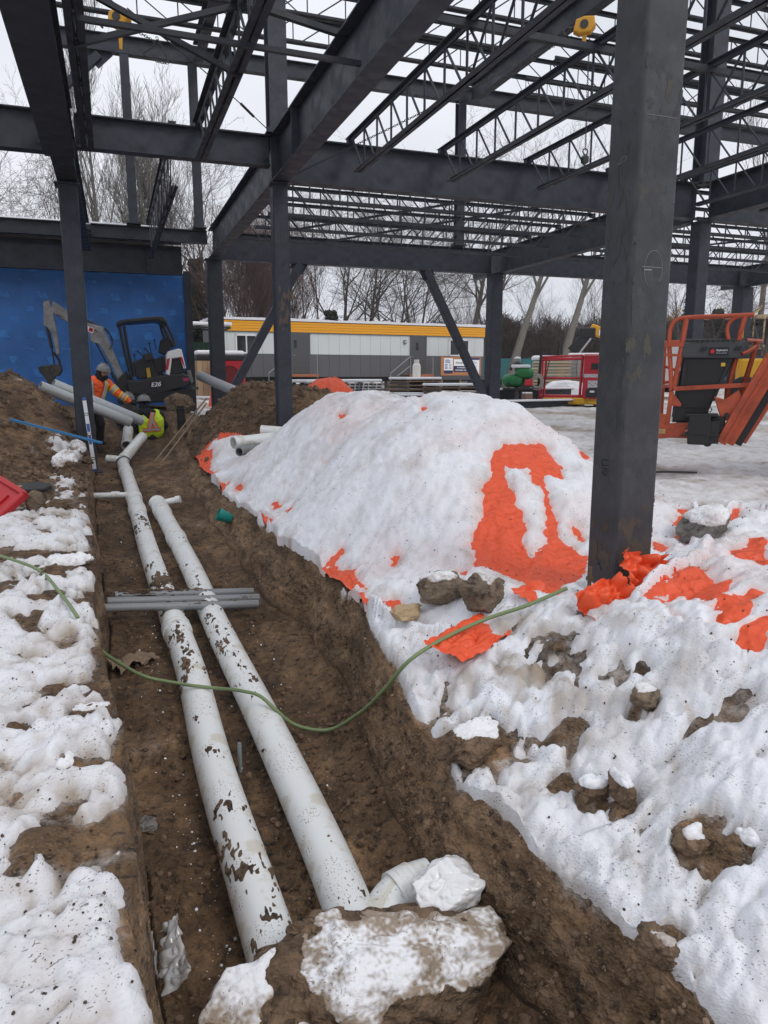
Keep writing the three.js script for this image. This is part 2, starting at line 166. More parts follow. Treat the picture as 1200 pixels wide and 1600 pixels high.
{
  const rows = [], P = [];
  for (let s = .3; s < 140; s += Math.max(.0125, .0064 * s)) rows.push(s);
  const nL = 300, nW = 20, nF = 96, nR = 46, nO = 420, cols = nL + nW + nF + nR + nO + 1, n = rows.length * cols;
  const pos = new Float32Array(n * 3), col = new Float32Array(n * 3), uv = new Float32Array(n * 2), suv = new Float32Array(n * 2), spos = new Float32Array(n * 3), scol = new Float32Array(n * 3), T = new Float32Array(n), TT = new Uint8Array(n);
  const tpos = new Float32Array(n * 3);
  rows.forEach((s, i) => {
    const L = edgeL(s), Rr = edgeR(s), fade2 = sst(17.2, 20.4, s), fy = floorY(s);
    const slopeL = .05 + .05 * Math.max(0, n2(s * .8, 30)), slopeR = .13 + .08 * n2(s * 1.3, 41) + .12 * sst(5, 8, s);
    let arc = 0, px = 0, py = 0;
    for (let j = 0; j < cols; j++) {
      let c, y, wall = 0, fl = 0, dv = 0, x = 0;
      if (j < nL) { const t = 1 - j / nL; c = L - 1.1 * (Math.exp(t * 3.6) - 1) - .001; y = soilY(c, s, landY(c, s)); y -= .03 * Math.exp(-(L - c) / .06); }
      else if (j <= nL + nW) { const t = (j - nL) / nW, yt = landY(L - .01, s), yb = fy; c = L + slopeL * t; y = mix(soilY(c, s, yt) - .03, soilY(c, s, yb), t); wall = Math.sin(Math.PI * t); dv = t; }
      else if (j <= nL + nW + nF) { const t = (j - nL - nW) / nF; c = mix(L + slopeL, Rr - slopeR, t); y = soilY(c, s, fy) + .05 * Math.pow(Math.abs(2 * t - 1), 4); fl = 1; }
      else if (j < nL + nW + nF + nR) { const t = (j - nL - nW - nF) / nR; c = Rr - slopeR * (1 - t) ; const yt = landY(Rr + .03, s), yb = fy + .05; y = mix(soilY(c, s, yb), soilY(c, s, yt) - .03, Math.pow(t, .85)); wall = Math.sin(Math.PI * t); }
      else { const t = (j - nL - nW - nF - nR) / nO; c = Rr + 1.25 * (Math.exp(t * 3.75) - 1) + .001; y = soilY(c, s, landY(c, s)); y -= .03 * Math.exp(-(c - Rr) / .08); }
      if (fade2 > 0 && c > L && c < Rr) y = mix(y, soilY(c, s, landY(c, s)), fade2 * (1 - fl * .0));
      const k = i * cols + j;
      if (wall > .001) { const w = wall * (1 - fade2); c += w * ((j < nL + nW + 1 ? .5 : 1) * (.07 * n3(s * 2.1, y * 3.3, 5) + .03 * (lump(s * 4.5, y * 1.4, 2) - .4) + .03 * (lump(s * 11, y * 9, 3) - .4) + .022 * n3(s * 19, y * 17, 7) + .018 * n3(s * 44, y * 40, 7))); }
      let tp = 0, td = -1; if (wall < .001 && !fl && c > 1.2 && c < 6 && s < 14.2) { [tp, td] = tarpLift(c, s); }
      let top = y; if (tp) { top = y * .35 + .65 * landY(c, s) + foldY(c, s, tp) + .03; top = Math.max(top, y + .012); tpos.set([c, top, -s], k * 3); TT[k] = tp; }
      let th = -1;
      if (s > .3 && !fl && wall < .6) { th = snowT(c, s, td > 0 ? tp : 0, td); if (wall > .001) th -= .16 * wall + .08 - (j > nL + nW + nF ? .3 * Math.max(0, n2(s * 2.3, 71) + .5 * n2(s * 6.1, 73) + .02) : 0); }
      else if (fl || wall >= .6) { th = fl ? -.06 + .1 * Math.max(0, fbm(c * 1.7, s * 1.7, 22, 3) - .32) : -1; if (fl && s < 6 && c > lerpT(EDGE_R, s) - .45) th += .02 * Math.max(0, n2(c * 3, s * 2)); }
      T[k] = th;
      pos.set([c, y, -s], k * 3); spos.set([c, top + th, -s], k * 3);
      suv[k * 2] = c + (c < .7 ? -.8 : .8) * (top + th); suv[k * 2 + 1] = s + .9 * (top + th);
      arc += j ? Math.hypot(c - px, y - py) : 0; px = c; py = y; uv[k * 2] = j < nL ? c : j <= nL + nW ? c - y : fl ? c - fy : c + y - 2 * fy; uv[k * 2 + 1] = s + .5 * (fl ? 0 : y);
      // soil colour: wet dark brown on the floor, paler and drier on the walls, grey-brown on the banks
      const w1 = fbm(c * .8, s * .8, y * 1.5 + 3, 3), w2 = n3(c * 4.3, s * 4.3, y * 6), w3 = n3(c * 15, y * 15, s * 9), dry = clamp(.35 + .8 * w1 + .25 * w2 + (fl ? -.18 : 0) + wall * .3);
      const br = 1.3 * (1 + .28 * w2 + .22 * w3), ds = .75 * sst(-.05, -.002, th) * clamp(.55 + .8 * w3 + .5 * w2) * (fl || wall > .6 ? .4 : 1);
      let r0 = mix(.1, .23, dry), g0 = mix(.06, .147, dry), b0 = mix(.031, .084, dry);
      if (wall > .2) { const strat = .5 + .5 * Math.sin(y * 22 + 4 * w1); r0 = mix(r0, .27, .5 * strat); g0 = mix(g0, .185, .5 * strat); b0 = mix(b0, .12, .5 * strat); }
      const yd = sst(14, 24, s); r0 = mix(r0, .1, yd * .5); g0 = mix(g0, .085, yd * .5); b0 = mix(b0, .07, yd * .5);
      col.set([mix(r0 * br, .52, ds), mix(g0 * br, .5, ds), mix(b0 * br, .49, ds)], k * 3);
      // snow colour: clean where thick, browner where thin or trodden, faintly orange over the sheet
      const thin = sst(.05, .0, th), yard = sst(5.5, 8, c + .25 * s) * (c > 1 ? 1 : 0), rut = yard * sst(-.15, .45, fbm(c * .35 + .12 * s, s * .12 - c * .05, 6, 4) + .35 * n2(c * 1.9, s * .8));
      let d = clamp(.55 * thin * clamp(.7 + w3 + .6 * w2) + .15 * Math.max(0, w1) + .18 * yard + .5 * rut + .08 * Math.max(0, w3));
      if (!tp && c > 1.2) d = Math.max(d, .75 * Math.exp(-Math.pow((c - 1.95) / .55, 2) - Math.pow((s - 3.1) / .75, 2)) * clamp(.6 + w2 + w3));
      if (tp) { const top2 = Math.exp(-Math.pow((c - 3.3) / .8, 2) - Math.pow((s - 9.3) / 1.6, 2)); d = Math.max(d * .5, .45 * top2 * clamp(.6 + w2 + .8 * w3)); }
      d = clamp(d + .42 * Math.max(0, fbm(c * 3.1 + 60, s * 3.1, 5, 4)) + .3 * Math.max(0, w3 - .2) + (c < .7 ? .12 + .45 * Math.max(0, w2 + .5 * w3) * sst(.11, .03, th) : .06 * Math.max(0, w2 + w3))); let sr = mix(.79, .33, d), sg = mix(.81, .27, d), sb = mix(.855, .21, d);
      if (tp) { const o = .3 * sst(.02, .003, th) + .12 * clamp(w1 * 2); sr = mix(sr, .8, o); sg = mix(sg, .3, o); sb = mix(sb, .22, o); }
      scol.set([sr, sg, sb], k * 3);
    }
  });
  function sheet(P, keep) {
    const idx = []; for (let i = 0; i < rows.length - 1; i++) for (let j = 0; j < cols - 1; j++) { const a = i * cols + j, b = a + 1, d = a + cols, e = d + 1; if (keep(a, b, d, e)) idx.push(a, b, e, a, e, d); }
    const map = new Int32Array(n).fill(-1), out = []; for (let q = 0; q < idx.length; q++) { const v = idx[q]; if (map[v] < 0) { map[v] = out.length; out.push(v); } idx[q] = map[v]; }
    const g = new THREE.BufferGeometry(), take = (A, w) => { const o = new Float32Array(out.length * w); out.forEach((v, q) => { for (let z = 0; z < w; z++) o[q * w + z] = A[v * w + z]; }); return new THREE.BufferAttribute(o, w); };
    g.setAttribute('position', take(P, 3)); g.setAttribute('uv', take(P === spos ? suv : uv, 2)); g.setAttribute('color', take(P === pos ? col : scol, 3)); g.setIndex(out.length > 65535 ? new THREE.BufferAttribute(new Uint32Array(idx), 1) : idx); g.computeVertexNormals(); return g;
  }
  struct('ground', sheet(pos, (a, b, d, e) => Math.min(T[a], T[b], T[d], T[e]) < .03 && Math.min(TT[a], TT[b], TT[d], TT[e]) === 0 || Math.min(T[a], T[b], T[d], T[e]) < .03), soilMat);
  const sn = part('snow_cover', sheet(spos, (a, b, d, e) => Math.max(T[a], T[b], T[d], T[e]) > -.012), snowMat); sn.userData.kind = 'stuff'; sn.userData.label = 'lumpy trodden snow lying over the banks, the mound and the yard';
  sn.userData.category = 'snow';
  globalThis.tarpSheet = w => { const g = sheet(tpos, (a, b, d, e) => TT[a] === w && TT[b] === w && TT[d] === w && TT[e] === w && Math.min(T[a], T[b], T[d], T[e]) < .03); g.deleteAttribute('color'); return g; };
}
const fT = tfbm(5, 33, 3), fU = tfbm(11, 35, 3), tarpBump = dtex(512, (x, y) => .9 - 1.3 * Math.abs(fT(x, y) - .5) - .9 * Math.abs(fU(x, y) - .5));
const tarpPlain = M([.76, .088, .022], .45, { side: THREE.DoubleSide });
const tarpMat = M([.76, .088, .022], .45, { bumpMap: tarpBump, bumpScale: .035, side: THREE.DoubleSide });
single('orange_tarpaulin', tarpSheet(1), tarpMat, 'large orange tarpaulin spread over the snow covered mound in the middle', 'tarpaulin');
single('orange_tarpaulin', tarpSheet(2), tarpMat, 'rumpled orange tarpaulin under snow on the right bank beside the big column', 'tarpaulin');
// ---------- steel frame ----------
const gS = tfbm(6, 61, 5), gT = tfbm(20, 63, 3), gU = tnoise(120, 65);
const steelMap = dtex(512, (x, y) => { const a = gS(x, y), b = gT(x, y), sc = sst(.63, .8, gT(x * 1 + .3, y)) * sst(.5, .62, a), ru = sst(.7, .78, gS(x + .5, y + .2)) * sst(.5, .7, b); const k = .3 + .85 * a + .15 * b; return [k + .5 * sc + .5 * ru, k + .5 * sc + .2 * ru, k + .48 * sc - .05 * ru]; });
const steelRough = dtex(256, (x, y) => .45 + .5 * gS(x + .2, y + .7));
const steelBump = dtex(256, (x, y) => .5 * gS(x, y) + .25 * gU(x, y));
const steel = new THREE.MeshStandardMaterial({ color: lin(.03, .035, .053), map: steelMap, roughnessMap: steelRough, roughness: .8, metalness: .05, bumpMap: steelBump, bumpScale: .002 });
const steelB = steel.clone(); steelB.color = lin(.02, .024, .036); const steelC = steel.clone(); steelC.color = lin(.038, .043, .06);
const boltMat = M([.05, .05, .055], .5, { metalness: .4 });
const TOS = 5.51;
function iGeo(L, d, w, tf = .02, tw = .014) { return merge([box(w, tf, L, 0, d / 2 - tf / 2), box(w, tf, L, 0, -d / 2 + tf / 2), box(tw, d - 2 * tf, L)]); }
function boltGrid(nx, ny, dx, dy, r = .016) { const g = []; for (let i = 0; i < nx; i++) for (let j = 0; j < ny; j++) g.push(new THREE.CylinderGeometry(r, r, .024, 6).rotateZ(Math.PI / 2).translate(0, (j - (ny - 1) / 2) * dy, (i - (nx - 1) / 2) * dx)); return g; }
// a beam from plan point a to b; y = top of steel
function beam(label, a, b, d, w, { top = TOS, tf = .02, mat = steel, stiff = [], bolts = true, group } = {}) {
  const A = V(a[0], top - d / 2, a[1]), B = V(b[0], top - d / 2, b[1]), L = A.distanceTo(B), mid = A.clone().add(B).multiplyScalar(.5);
  const t = thing('steel_beam', label, 'steel beam', mid, Math.atan2(B.x - A.x, B.z - A.z), group);
  part('bottom_flange', box(w, tf, L, 0, -d / 2 + tf / 2), mat, t); part('top_flange', box(w, tf, L, 0, d / 2 - tf / 2), mat, t); part('web', box(.014, d - 2 * tf, L), mat, t);
  for (const q of stiff) part('stiffener', box(w * .9, d - 2 * tf - .004, .014, 0, 0, q * L), mat, t);
  if (bolts) for (const e of [-1, 1]) { const pl = part('clip_plate', [box(.012, d * .62, .09, .014, 0, e * (L / 2 - .06)), box(.012, d * .62, .09, -.014, 0, e * (L / 2 - .06))], mat, t); for (const g of boltGrid(1, Math.max(3, Math.round(d / .16)), 0, .1)) part('bolt', g.scale(3.2, 1, 1).translate(0, 0, e * (L / 2 - .06)), boltMat, pl); }
  return t;
}
function hss(w, h) { return rbox(w, h, w, .028, 0, h / 2, 0, 3); }
function column(label, c, s, y0, y1, w, mat = steel, plate = true) {
  const t = thing('steel_column', label, 'steel column', V(c, y0, s)); part('shaft', hss(w, y1 - y0), mat, t);
  if (plate) { part('base_plate', box(w + .16, .03, w + .16, 0, .015, 0), mat, t); part('cap_plate', box(w + .1, .022, w + .1, 0, y1 - y0 - .011, 0), mat, t); }
  return t;
}
const steelNear = steel.clone(); steelNear.color = lin(.056, .058, .065);
const C1 = column('massive steel column in the right foreground with chalk circle and tarpaulin at its foot', 2.837, 3.57, .1, 4.77, .272, steelNear);
// thin irregular smears of dirt, primer and rust on a face: x across, y up, 1 mm proud
function smear(t, turn, f, cx, cy, w, h, seed, cut, m) { const nx = Math.round(w / .004), ny = Math.round(h / .004), I = [], P = [], H = []; for (let j = 0; j <= ny; j++) for (let i = 0; i <= nx; i++) { const x = (i / nx - .5) * w, y = (j / ny - .5) * h, e = 1 - Math.max(Math.abs(2 * x / w), Math.abs(2 * y / h)); P.push(cx + x, cy + y, f); H.push(fbm(x * 16 + seed, y * 7, seed, 4) + .35 * n3(x * 90, y * 60, seed) + .5 * Math.min(e, .5) - cut); } const q = nx + 1; for (let j = 0; j < ny; j++) for (let i = 0; i < nx; i++) { const a = j * q + i; if (H[a] > 0) I.push(a, a + 1, a + q, a + 1, a + q + 1, a + q); } const g = new THREE.BufferGeometry(); g.setAttribute('position', new THREE.Float32BufferAttribute(P, 3)); g.setIndex(I); g.computeVertexNormals(); if (I.length) part('smear', g.rotateY(turn), m, t); }
{ const s1 = M([.052, .053, .058], .8), s2 = M([.078, .06, .047], .9), s3 = M([.075, .07, .055], .8), s4 = M([.05, .052, .06], .75);
  for (const [turn, cx, cy, w, h, sd, cut, m] of [[0, .0, .55, .25, .4, 2, .34, s2], [0, .02, .42, .25, .22, 8, .3, s2], [0, -.02, 2.0, .25, .5, 4, .45, s1], [0, 0, 2.75, .25, .9, 5, .5, s1], [0, .0, 1.0, .25, .5, 6, .46, s1], [0, .03, 2.98, .05, .12, 7, .25, s3], [0, -.06, 1.6, .2, .35, 9, .52, s3], [-Math.PI / 2, 0, 1.3, .24, .9, 11, .5, s4], [-Math.PI / 2, 0, 2.4, .24, 1, 12, .52, s4], [-Math.PI / 2, 0, .5, .24, .35, 13, .42, s2]]) smear(C1, turn, .1364 + .00012 * sd, cx, cy, w, h, sd, cut, m); }
{ // chalk marks and rubbed patches on the near faces of the big column
  const chalk = M([.3, .3, .31], .95), dark = M([.012, .012, .014], .9), rust = M([.16, .11, .07], .95), f = .1375;
  const ring = []; for (let i = 0; i <= 40; i++) { const a = -2.3 + i / 40 * 4.9 + Math.PI / 2; ring.push(new THREE.Vector3(.005 + .06 * Math.cos(a), 2.08 + .098 * Math.sin(a), f)); }
  part('chalk_mark', [tube(ring, .0011, 80, 4), box(.13, .0024, .0016, -.005, 2.09, f), box(.05, .006, .001, -.03, 2.075, f), box(.2, .0016, .001, 0, 2.86, f)], chalk, C1);
  const z = -f; part('chalk_mark', [tube([[-.02, 0], [.0, .014], [.03, .016], [.035, .004], [.01, -.006], [-.03, -.01], [-.04, -.004]].map(([a, b]) => new THREE.Vector3(-f, 2.66 + b, a)), .0012, 40, 4)], chalk, C1);
  const glyph = (pts, y, s) => pts.map(l => tube(l.map(([a, b]) => new THREE.Vector3(-f, y + b * s, a * s)), .0022, 20, 4));
  part('marker_writing', [...glyph([[[.5, .5], [-.4, .55], [-.45, 0], [.45, .05]], [[-.4, -.3], [.5, -.3]], [[.4, -.55], [0, -.5], [-.4, -.7], [0, -.95], [.4, -.85], [.3, -.6]]], .98, .06), ...glyph([[[-.4, .5], [.3, -.5]], [[.3, .5], [-.1, 0], [-.5, -.1]]], .38, .07)], dark, C1);
}
const C2 = column('tall steel column rising out of the dirt mound in the middle, under the long diagonal girder', 2.837, 12.9, .2, 4.77, .262);
column('steel column at the left edge of the trench with a spirit level leaning on it', -.5, 14.0, -.1, 4.74, .3);
column('dark steel column beside the red heater, left of the trailer window', 2.84, 21.5, .4, 4.77, .4, steelB);
column('steel column at the right end of the office trailer', 11.65, 21.5, .3, 4.77, .4);
column('steel column just right of the big foreground column, behind the orange lift basket', 11.84, 12.9, .2, 4.77, .3, steelC);
column('farthest right steel column, behind the boom of the orange lift', 21.9, 21.5, .3, 4.77, .5);
column('slim steel column at the right corner of the blue wrapped wall', 2.16, 22.1, .4, 4.5, .2, steel, false);
{ const s2 = M([.1, .075, .055], .9), s4 = M([.042, .043, .048], .75); smear(C2, 0, .1317, .02, 2.55, .2, .75, 21, .3, s2); smear(C2, 0, .1320, 0, 3.6, .24, 1, 22, .48, s4); smear(C2, 0, .1323, 0, 1.4, .24, 1, 23, .45, s4); }
function upright(label, c, s, y0, y1, w, d) { const t = thing('steel_post', label, 'steel post', V(c, y0, s)); part('shaft', iGeo(y1 - y0, d, w).rotateX(-Math.PI / 2).translate(0, (y1 - y0) / 2, 0), steelC, t); part('base_plate', box(w + .14, .025, d + .14, 0, .0125, 0), steel, t); for (const [a, b] of [[-1, -1], [1, -1], [-1, 1], [1, 1]]) part('bolt', new THREE.CylinderGeometry(.018, .018, .06, 6).translate(a * (w / 2 + .035), .05, b * (d / 2 + .035)), boltMat, t); return t; }
upright('upper storey post standing on the girder above the middle column', 2.837, 12.9, TOS + .004, 10.3, .3, .34);
upright('upper storey post above the column behind the lift basket', 11.84, 12.9, TOS + .004, 9.6, .36, .36);
upright('slender upper storey post seen left, nearest the tall bare poplars', .79, 21.4, TOS + .03, 9.62, .22, .22);
upright('slender upper storey post right of the short hanging joist', 2.48, 21.4, TOS + .03, 9.62, .22, .22);
upright('slender upper storey post over the right brace, between the first two joists', 10.3, 21.4, TOS + .03, 9.62, .25, .25);
// main floor beams
beam('long diagonal girder overhead running from the top centre down to the far frame', [2.84, 2.9], [2.84, 21.36], .72, .28, { stiff: [.04, -.04] });
beam('broad dark girder at the top left with a wide bottom flange', [-.52, 2.2], [-.52, 12.55], .72, .42, { mat: steelB, tf: .028, bolts: false });
beam('narrower continuation of the broad left girder over the trench edge column', [-.5, 12.56], [-.47, 21.3], .72, .32, { mat: steelB, tf: .025, stiff: [-.33] });
beam('cross beam at upper left between the broad girder and the long diagonal girder', [-.3, 12.9], [2.69, 12.9], .48, .22, {});
beam('cross beam left of the broad dark girder, over the bare tree tops', [-9, 12.9], [-.75, 12.9], .58, .24, { mat: steelB });
beam('deep cross beam in the centre carrying the joist ends, right of the middle column', [2.99, 12.9], [11.66, 12.9], .7, .26, {});
beam('deep cross beam right of the big column beyond the lift, running out of frame', [12.02, 12.9], [22, 12.9], .7, .26, {});
beam('girder overhead at right running towards the viewer from the column behind the lift', [11.84, 3], [11.84, 12.7], .72, .28, {});
beam('girder with a free sawn off end beyond the column at the right end of the trailer', [11.8, 13.1], [11.72, 23.1], .72, .28, { mat: steelC });
beam('shallow far cross beam over the blue wrapped wall', [-.28, 21.5], [2.69, 21.5], .34, .22, {});
beam('far cross beam at the far left over the blue wrapped wall', [-12, 21.5], [-.66, 21.5], .36, .24, { mat: steelB });
beam('far cross beam above the office trailer', [2.99, 21.5], [11.5, 21.5], .74, .26, {});
beam('far cross beam right of the trailer behind the big column', [11.93, 21.5], [21.7, 21.5], .7, .26, {});
beam('girder at the far right running back from the farthest column', [21.9, 13], [21.9, 22.6], .72, .28, { mat: steelC });
{ // edge of the old roof: ledger beams and the deep fascia girder over the blue wall
  const t = thing('fascia_girder', 'deep dark fascia girder directly above the blue wrapped wall', 'girder', V(-5, 4.42, 22.2));
  part('web', box(14.1, .72, .016, 0, .36, 0), steelB, t); part('bottom_flange', box(14.1, .02, .24, 0, -.012, 0), steelB, t); part('top_flange', box(14.1, .02, .24, 0, .732, 0), steelB, t);
  part('ledger_channel', [box(14.1, .12, .02, 0, .86, .05), box(14.1, .014, .12, 0, .793, .12), box(14.1, .014, .12, 0, .927, .12)], steel, t);
  for (let i = 0; i < 7; i++) part('stiffener', box(.012, .7, .1, -6.5 + i * 2.1, .36, .06), steelB, t);
  for (const g of boltGrid(2, 6, .07, .09, .014)) part('bolt', g.rotateY(Math.PI / 2).translate(6.93, .36, .02), boltMat, t);
  const r = thing('roof_edge', 'old roof edge with a line of snow above the blue wrapped wall', 'roof edge', V(-5, 5.55, 23.4)); part('roof_deck', box(13.4, .14, 2.4, 0, .0, 0), M([.06, .055, .05], .9), r);
  part('snow', rbox(7.3, .09, 2.3, .04, 2.85, .115, 0), snowPlain(), r); part('flashing', box(13.4, .1, .02, 0, .0, 1.211), steelB, r);
}
function snowPlain() { return snowPlain.m ??= new THREE.MeshPhysicalMaterial({ color: lin(.84, .85, .885), map: snowMap, bumpMap: snowBump, bumpScale: .01, roughness: .88 }); }
// roof framing of the upper storey
beam('highest cross beam at the far edge of the upper roof', [-.9, 21.4], [23, 21.4], .42, .24, { top: 10.05, mat: steelC });
beam('upper roof girder with a pale face running back over the right brace', [10.55, 6.5], [10.55, 21.2], .5, .26, { top: 10.05, mat: steelC });
beam('upper roof girder ending above the slender post left of the middle column', [2.62, 13.2], [2.62, 21.2], .42, .24, { top: 10.05, mat: steelC });
beam('upper roof cross beam at the top right corner above the lift', [12.1, 12.9], [24, 12.9], .5, .3, { top: 10.1 });
beam('upper roof cross beam at the top left behind the crossed braces', [-2, 15.6], [2.4, 15.6], .42, .24, { top: 10.1 });
// braces
function brace(label, a, b, w = .24) { const t = thing('steel_brace', label, 'diagonal brace', a); const d = b.clone().sub(a); part('tube_section', orient(rbox(w, w, d.length(), .02), V(0, 0, 0), d), steel, t); part('gusset_plate', orient(box(.016, .42, .5), d.clone().multiplyScalar(.97), d.clone().multiplyScalar(1.03)), steel, t); return t; }
brace('diagonal brace leaning up to the right in front of the trailer window', V(3.1, .95, 21.5), V(5.3, 4.79, 21.5));
brace('diagonal brace leaning up to the left in front of the sign boards', V(11.35, .95, 21.5), V(9.25, 4.79, 21.5));
brace('short knee brace under the high beam at the upper left', V(-1.1, 8.3, 21.4), V(.2, 9.55, 21.4), .2);
// open web joists; dir 'u' runs along the trench, 'w' runs across
const angleG = (L, b = .05, g = .022, t = .007) => merge([box(t, b, L, g / 2 + t / 2, -b / 2), box(b, t, L, g / 2 + b / 2, -t / 2), box(t, b, L, -g / 2 - t / 2, -b / 2), box(b, t, L, -g / 2 - b / 2, -t / 2)]);
const barG = {};
function joist(label, at, a, b, dir, { top = TOS + .08, depth = .6, panel = .62, chord = .066, r = .0165, inset = .45, mat = steel, group = 'open web roof and floor joists', fine = 1 } = {}) {
  const L = Math.abs(b - a), mid = (a + b) / 2, t = thing('open_web_joist', label, 'joist', dir === 'u' ? V(at, top, mid) : V(mid, top, at), dir === 'u' ? 0 : Math.PI / 2, group);
  part('top_chord', angleG(L, chord), mat, t); part('bottom_chord', angleG(L - 2 * inset, chord).rotateZ(Math.PI).translate(0, -depth, 0), mat, t);
  for (const e of [-1, 1]) part('joist_seat', box(.11, .08, .12, 0, -.044, e * (L / 2 - .06)), mat, t);
  const n = Math.round((L - .6) / panel), x0 = -(n * panel) / 2, h = depth - .02, k = [depth, panel, r].join();
  const B = barG[k] ??= [rod(new THREE.Vector3(0, -.02, 0), new THREE.Vector3(0, -h, 0), r, r, 6), rod(new THREE.Vector3(0, -.02, 0), new THREE.Vector3(0, -h, panel * .82), r, r, 6), rod(new THREE.Vector3(0, -.02, 0), new THREE.Vector3(0, -h, -panel * .82), r, r, 6)];
  const place = (g, z) => { const m = shade(new THREE.Mesh(g, mat)); m.name = 'web_bar'; m.position.z = z; t.add(m); };
  for (let i = 0; i <= n; i++) { const z = x0 + i * panel; if (i && i < n) place(B[0], z); if (i < n / 2) place(B[1], z); if (i > n / 2) place(B[2], z); }
  return t;
}
const jU = 'joists running back over the yard from the deep cross beam', jW = 'far joists spanning across beyond the deep cross beam', jR = 'upper roof joists spanning across under the sky';
joist('overhead joist beside the long diagonal girder, crossed by the taut chain', 4.08, 3.2, 12.86, 'u', { depth: .64, group: jU });
joist('second overhead joist right of the long diagonal girder', 5.8, 3.2, 12.86, 'u', { depth: .64, group: jU });
joist('third overhead joist, just left of the hanging chain hook', 7.56, 3.2, 12.86, 'u', { depth: .64, group: jU });
joist('overhead joist largely hidden behind the big foreground column', 9.4, 3.2, 12.86, 'u', { depth: .64, group: jU });
joist('overhead joist right of the big foreground column', 11.22, 3.2, 12.86, 'u', { depth: .64, group: jU });
joist('rightmost overhead joist near the right picture edge', 12.9, 4, 12.86, 'u', { depth: .64, group: jU });
joist('joist at upper left with the crossed bridging tied to its chords', 1.54, 3.5, 12.88, 'u', { depth: .6, inset: .1, mat: steelB, chord: .075, r: .016 });
joist('joist hugging the right side of the broad left girder', -.13, 3.5, 12.88, 'u', { depth: .6, inset: .1, mat: steelB, chord: .08 });
joist('short joist hanging down to the far frame, between the broad girder and the slender posts', 1.15, 12.93, 21.2, 'u', { depth: .95, inset: .12, mat: steelB, chord: .05, r: .011, panel: .85 });
for (const [i, s] of [13.6, 14.9, 16.35, 17.85, 19.4].entries()) {
  const w = ['nearest', 'second', 'third', 'fourth', 'farthest'][i];
  joist(`${w} far cross joist above the trailer, left of the big column`, s, 3.0, 11.62, 'w', { group: jW, inset: .35 });
  joist(`${w} far cross joist right of the big column, above the lift`, s, 12.0, 21.8, 'w', { group: jW, inset: .35, panel: .7 });
}
for (const [i, s] of [10.6, 12.0, 13.4, 14.8, 16.3, 17.7, 19.1].entries()) {
  const w = ['nearest', 'second nearest', 'third nearest', 'middle', 'third farthest', 'second farthest', 'farthest'][i];
  if (s > 11) joist(`${w} high roof joist left of the pale roof girder`, s, -2, 10.4, 'w', { top: 10.12, group: jR, panel: .9, depth: .55, r: .015, mat: steelB, chord: .08 });
  if (s > 13) joist(`${w} high roof joist right of the pale roof girder`, s, 10.7, 23, 'w', { top: 10.12, group: jR, panel: .9, depth: .55, r: .015, mat: steelB, chord: .08 });
}
joist('high roof joist with closely spaced webs at the far upper right', 20.3, 11.2, 24, 'w', { top: 10.15, depth: .5, panel: .36, r: .01, group: jR, mat: steelB, chord: .1 });
function angleBar(label, a, b, w = .055, cat = 'bridging bar') { return single('bridging_bar', bar(a, b, w, w * .9), steelB, label, cat); }
angleBar('dark bridging bar crossing under the joists in front of the yellow hoist', V(3.0, 5.5, 8.2), V(11.7, 5.5, 8.3), .08);
angleBar('thin bridging bar between the left joist and the long diagonal girder', V(-.1, 4.9, 8.1), V(2.72, 4.9, 8.15));
angleBar('slanting bridging bar from the left joist chord up to the long diagonal girder', V(1.6, 5.6, 8.8), V(2.95, 5.5, 9.0), .07);
angleBar('crossed bridging bar rising to the right at upper left', V(-.16, 4.97, 8.9), V(1.53, 5.56, 8.82), .062);
angleBar('crossed bridging bar falling to the right at upper left', V(-.1, 5.62, 9.1), V(1.6, 4.97, 9.12), .062);
angleBar('slanting bridging bar low among the far joists left of the far column', V(5.2, 5.0, 19.4), V(11.2, 5.55, 13.5), .05);
angleBar('bridging bar slanting across the far joists toward the sawn off girder', V(4.2, 5.0, 17.9), V(9.6, 5.55, 13.4), .05);
angleBar('bridging bar slanting across the far joists above the lift', V(13, 5.0, 19), V(20, 5.5, 14), .05);
// chains, hoists and the stay cable
function chainGeo(pts, link = .034) { const cv = new THREE.CatmullRomCurve3(pts), L = cv.getLength(), n = Math.floor(L / (link * .74)), g0 = new THREE.TorusGeometry(link * .36, link * .1, 5, 10).scale(1, 1.45, 1), o = []; for (let i = 0; i < n; i++) { const u = (i + .5) / n, p = cv.getPointAt(u), d = cv.getTangentAt(u), g = g0.clone(); if (i % 2) g.rotateY(Math.PI / 2); o.push(g.applyQuaternion(Q.setFromUnitVectors(YY, d)).translate(p.x, p.y, p.z)); } return merge(o); }
const chainMat = M([.06, .06, .065], .45, { metalness: .6 }), yellow = M([.62, .30, .015], .45), hookM = M([.05, .05, .05], .5, { metalness: .5 });
single('chain', chainGeo([V(2.98, 4.86, 12.75), V(4.8, 5.64, 11.34), V(6.55, 6.42, 9.98)], .042), chainMat, 'taut chain running from the top of the middle column up to the yellow hoist', 'chain');
single('chain', chainGeo([V(6.8, 6.5, 9.9), V(6.82, 5.6, 9.92), V(6.82, 4.9, 9.9)], .036), chainMat, 'chain hanging straight down from the yellow hoist to a hook block', 'chain');
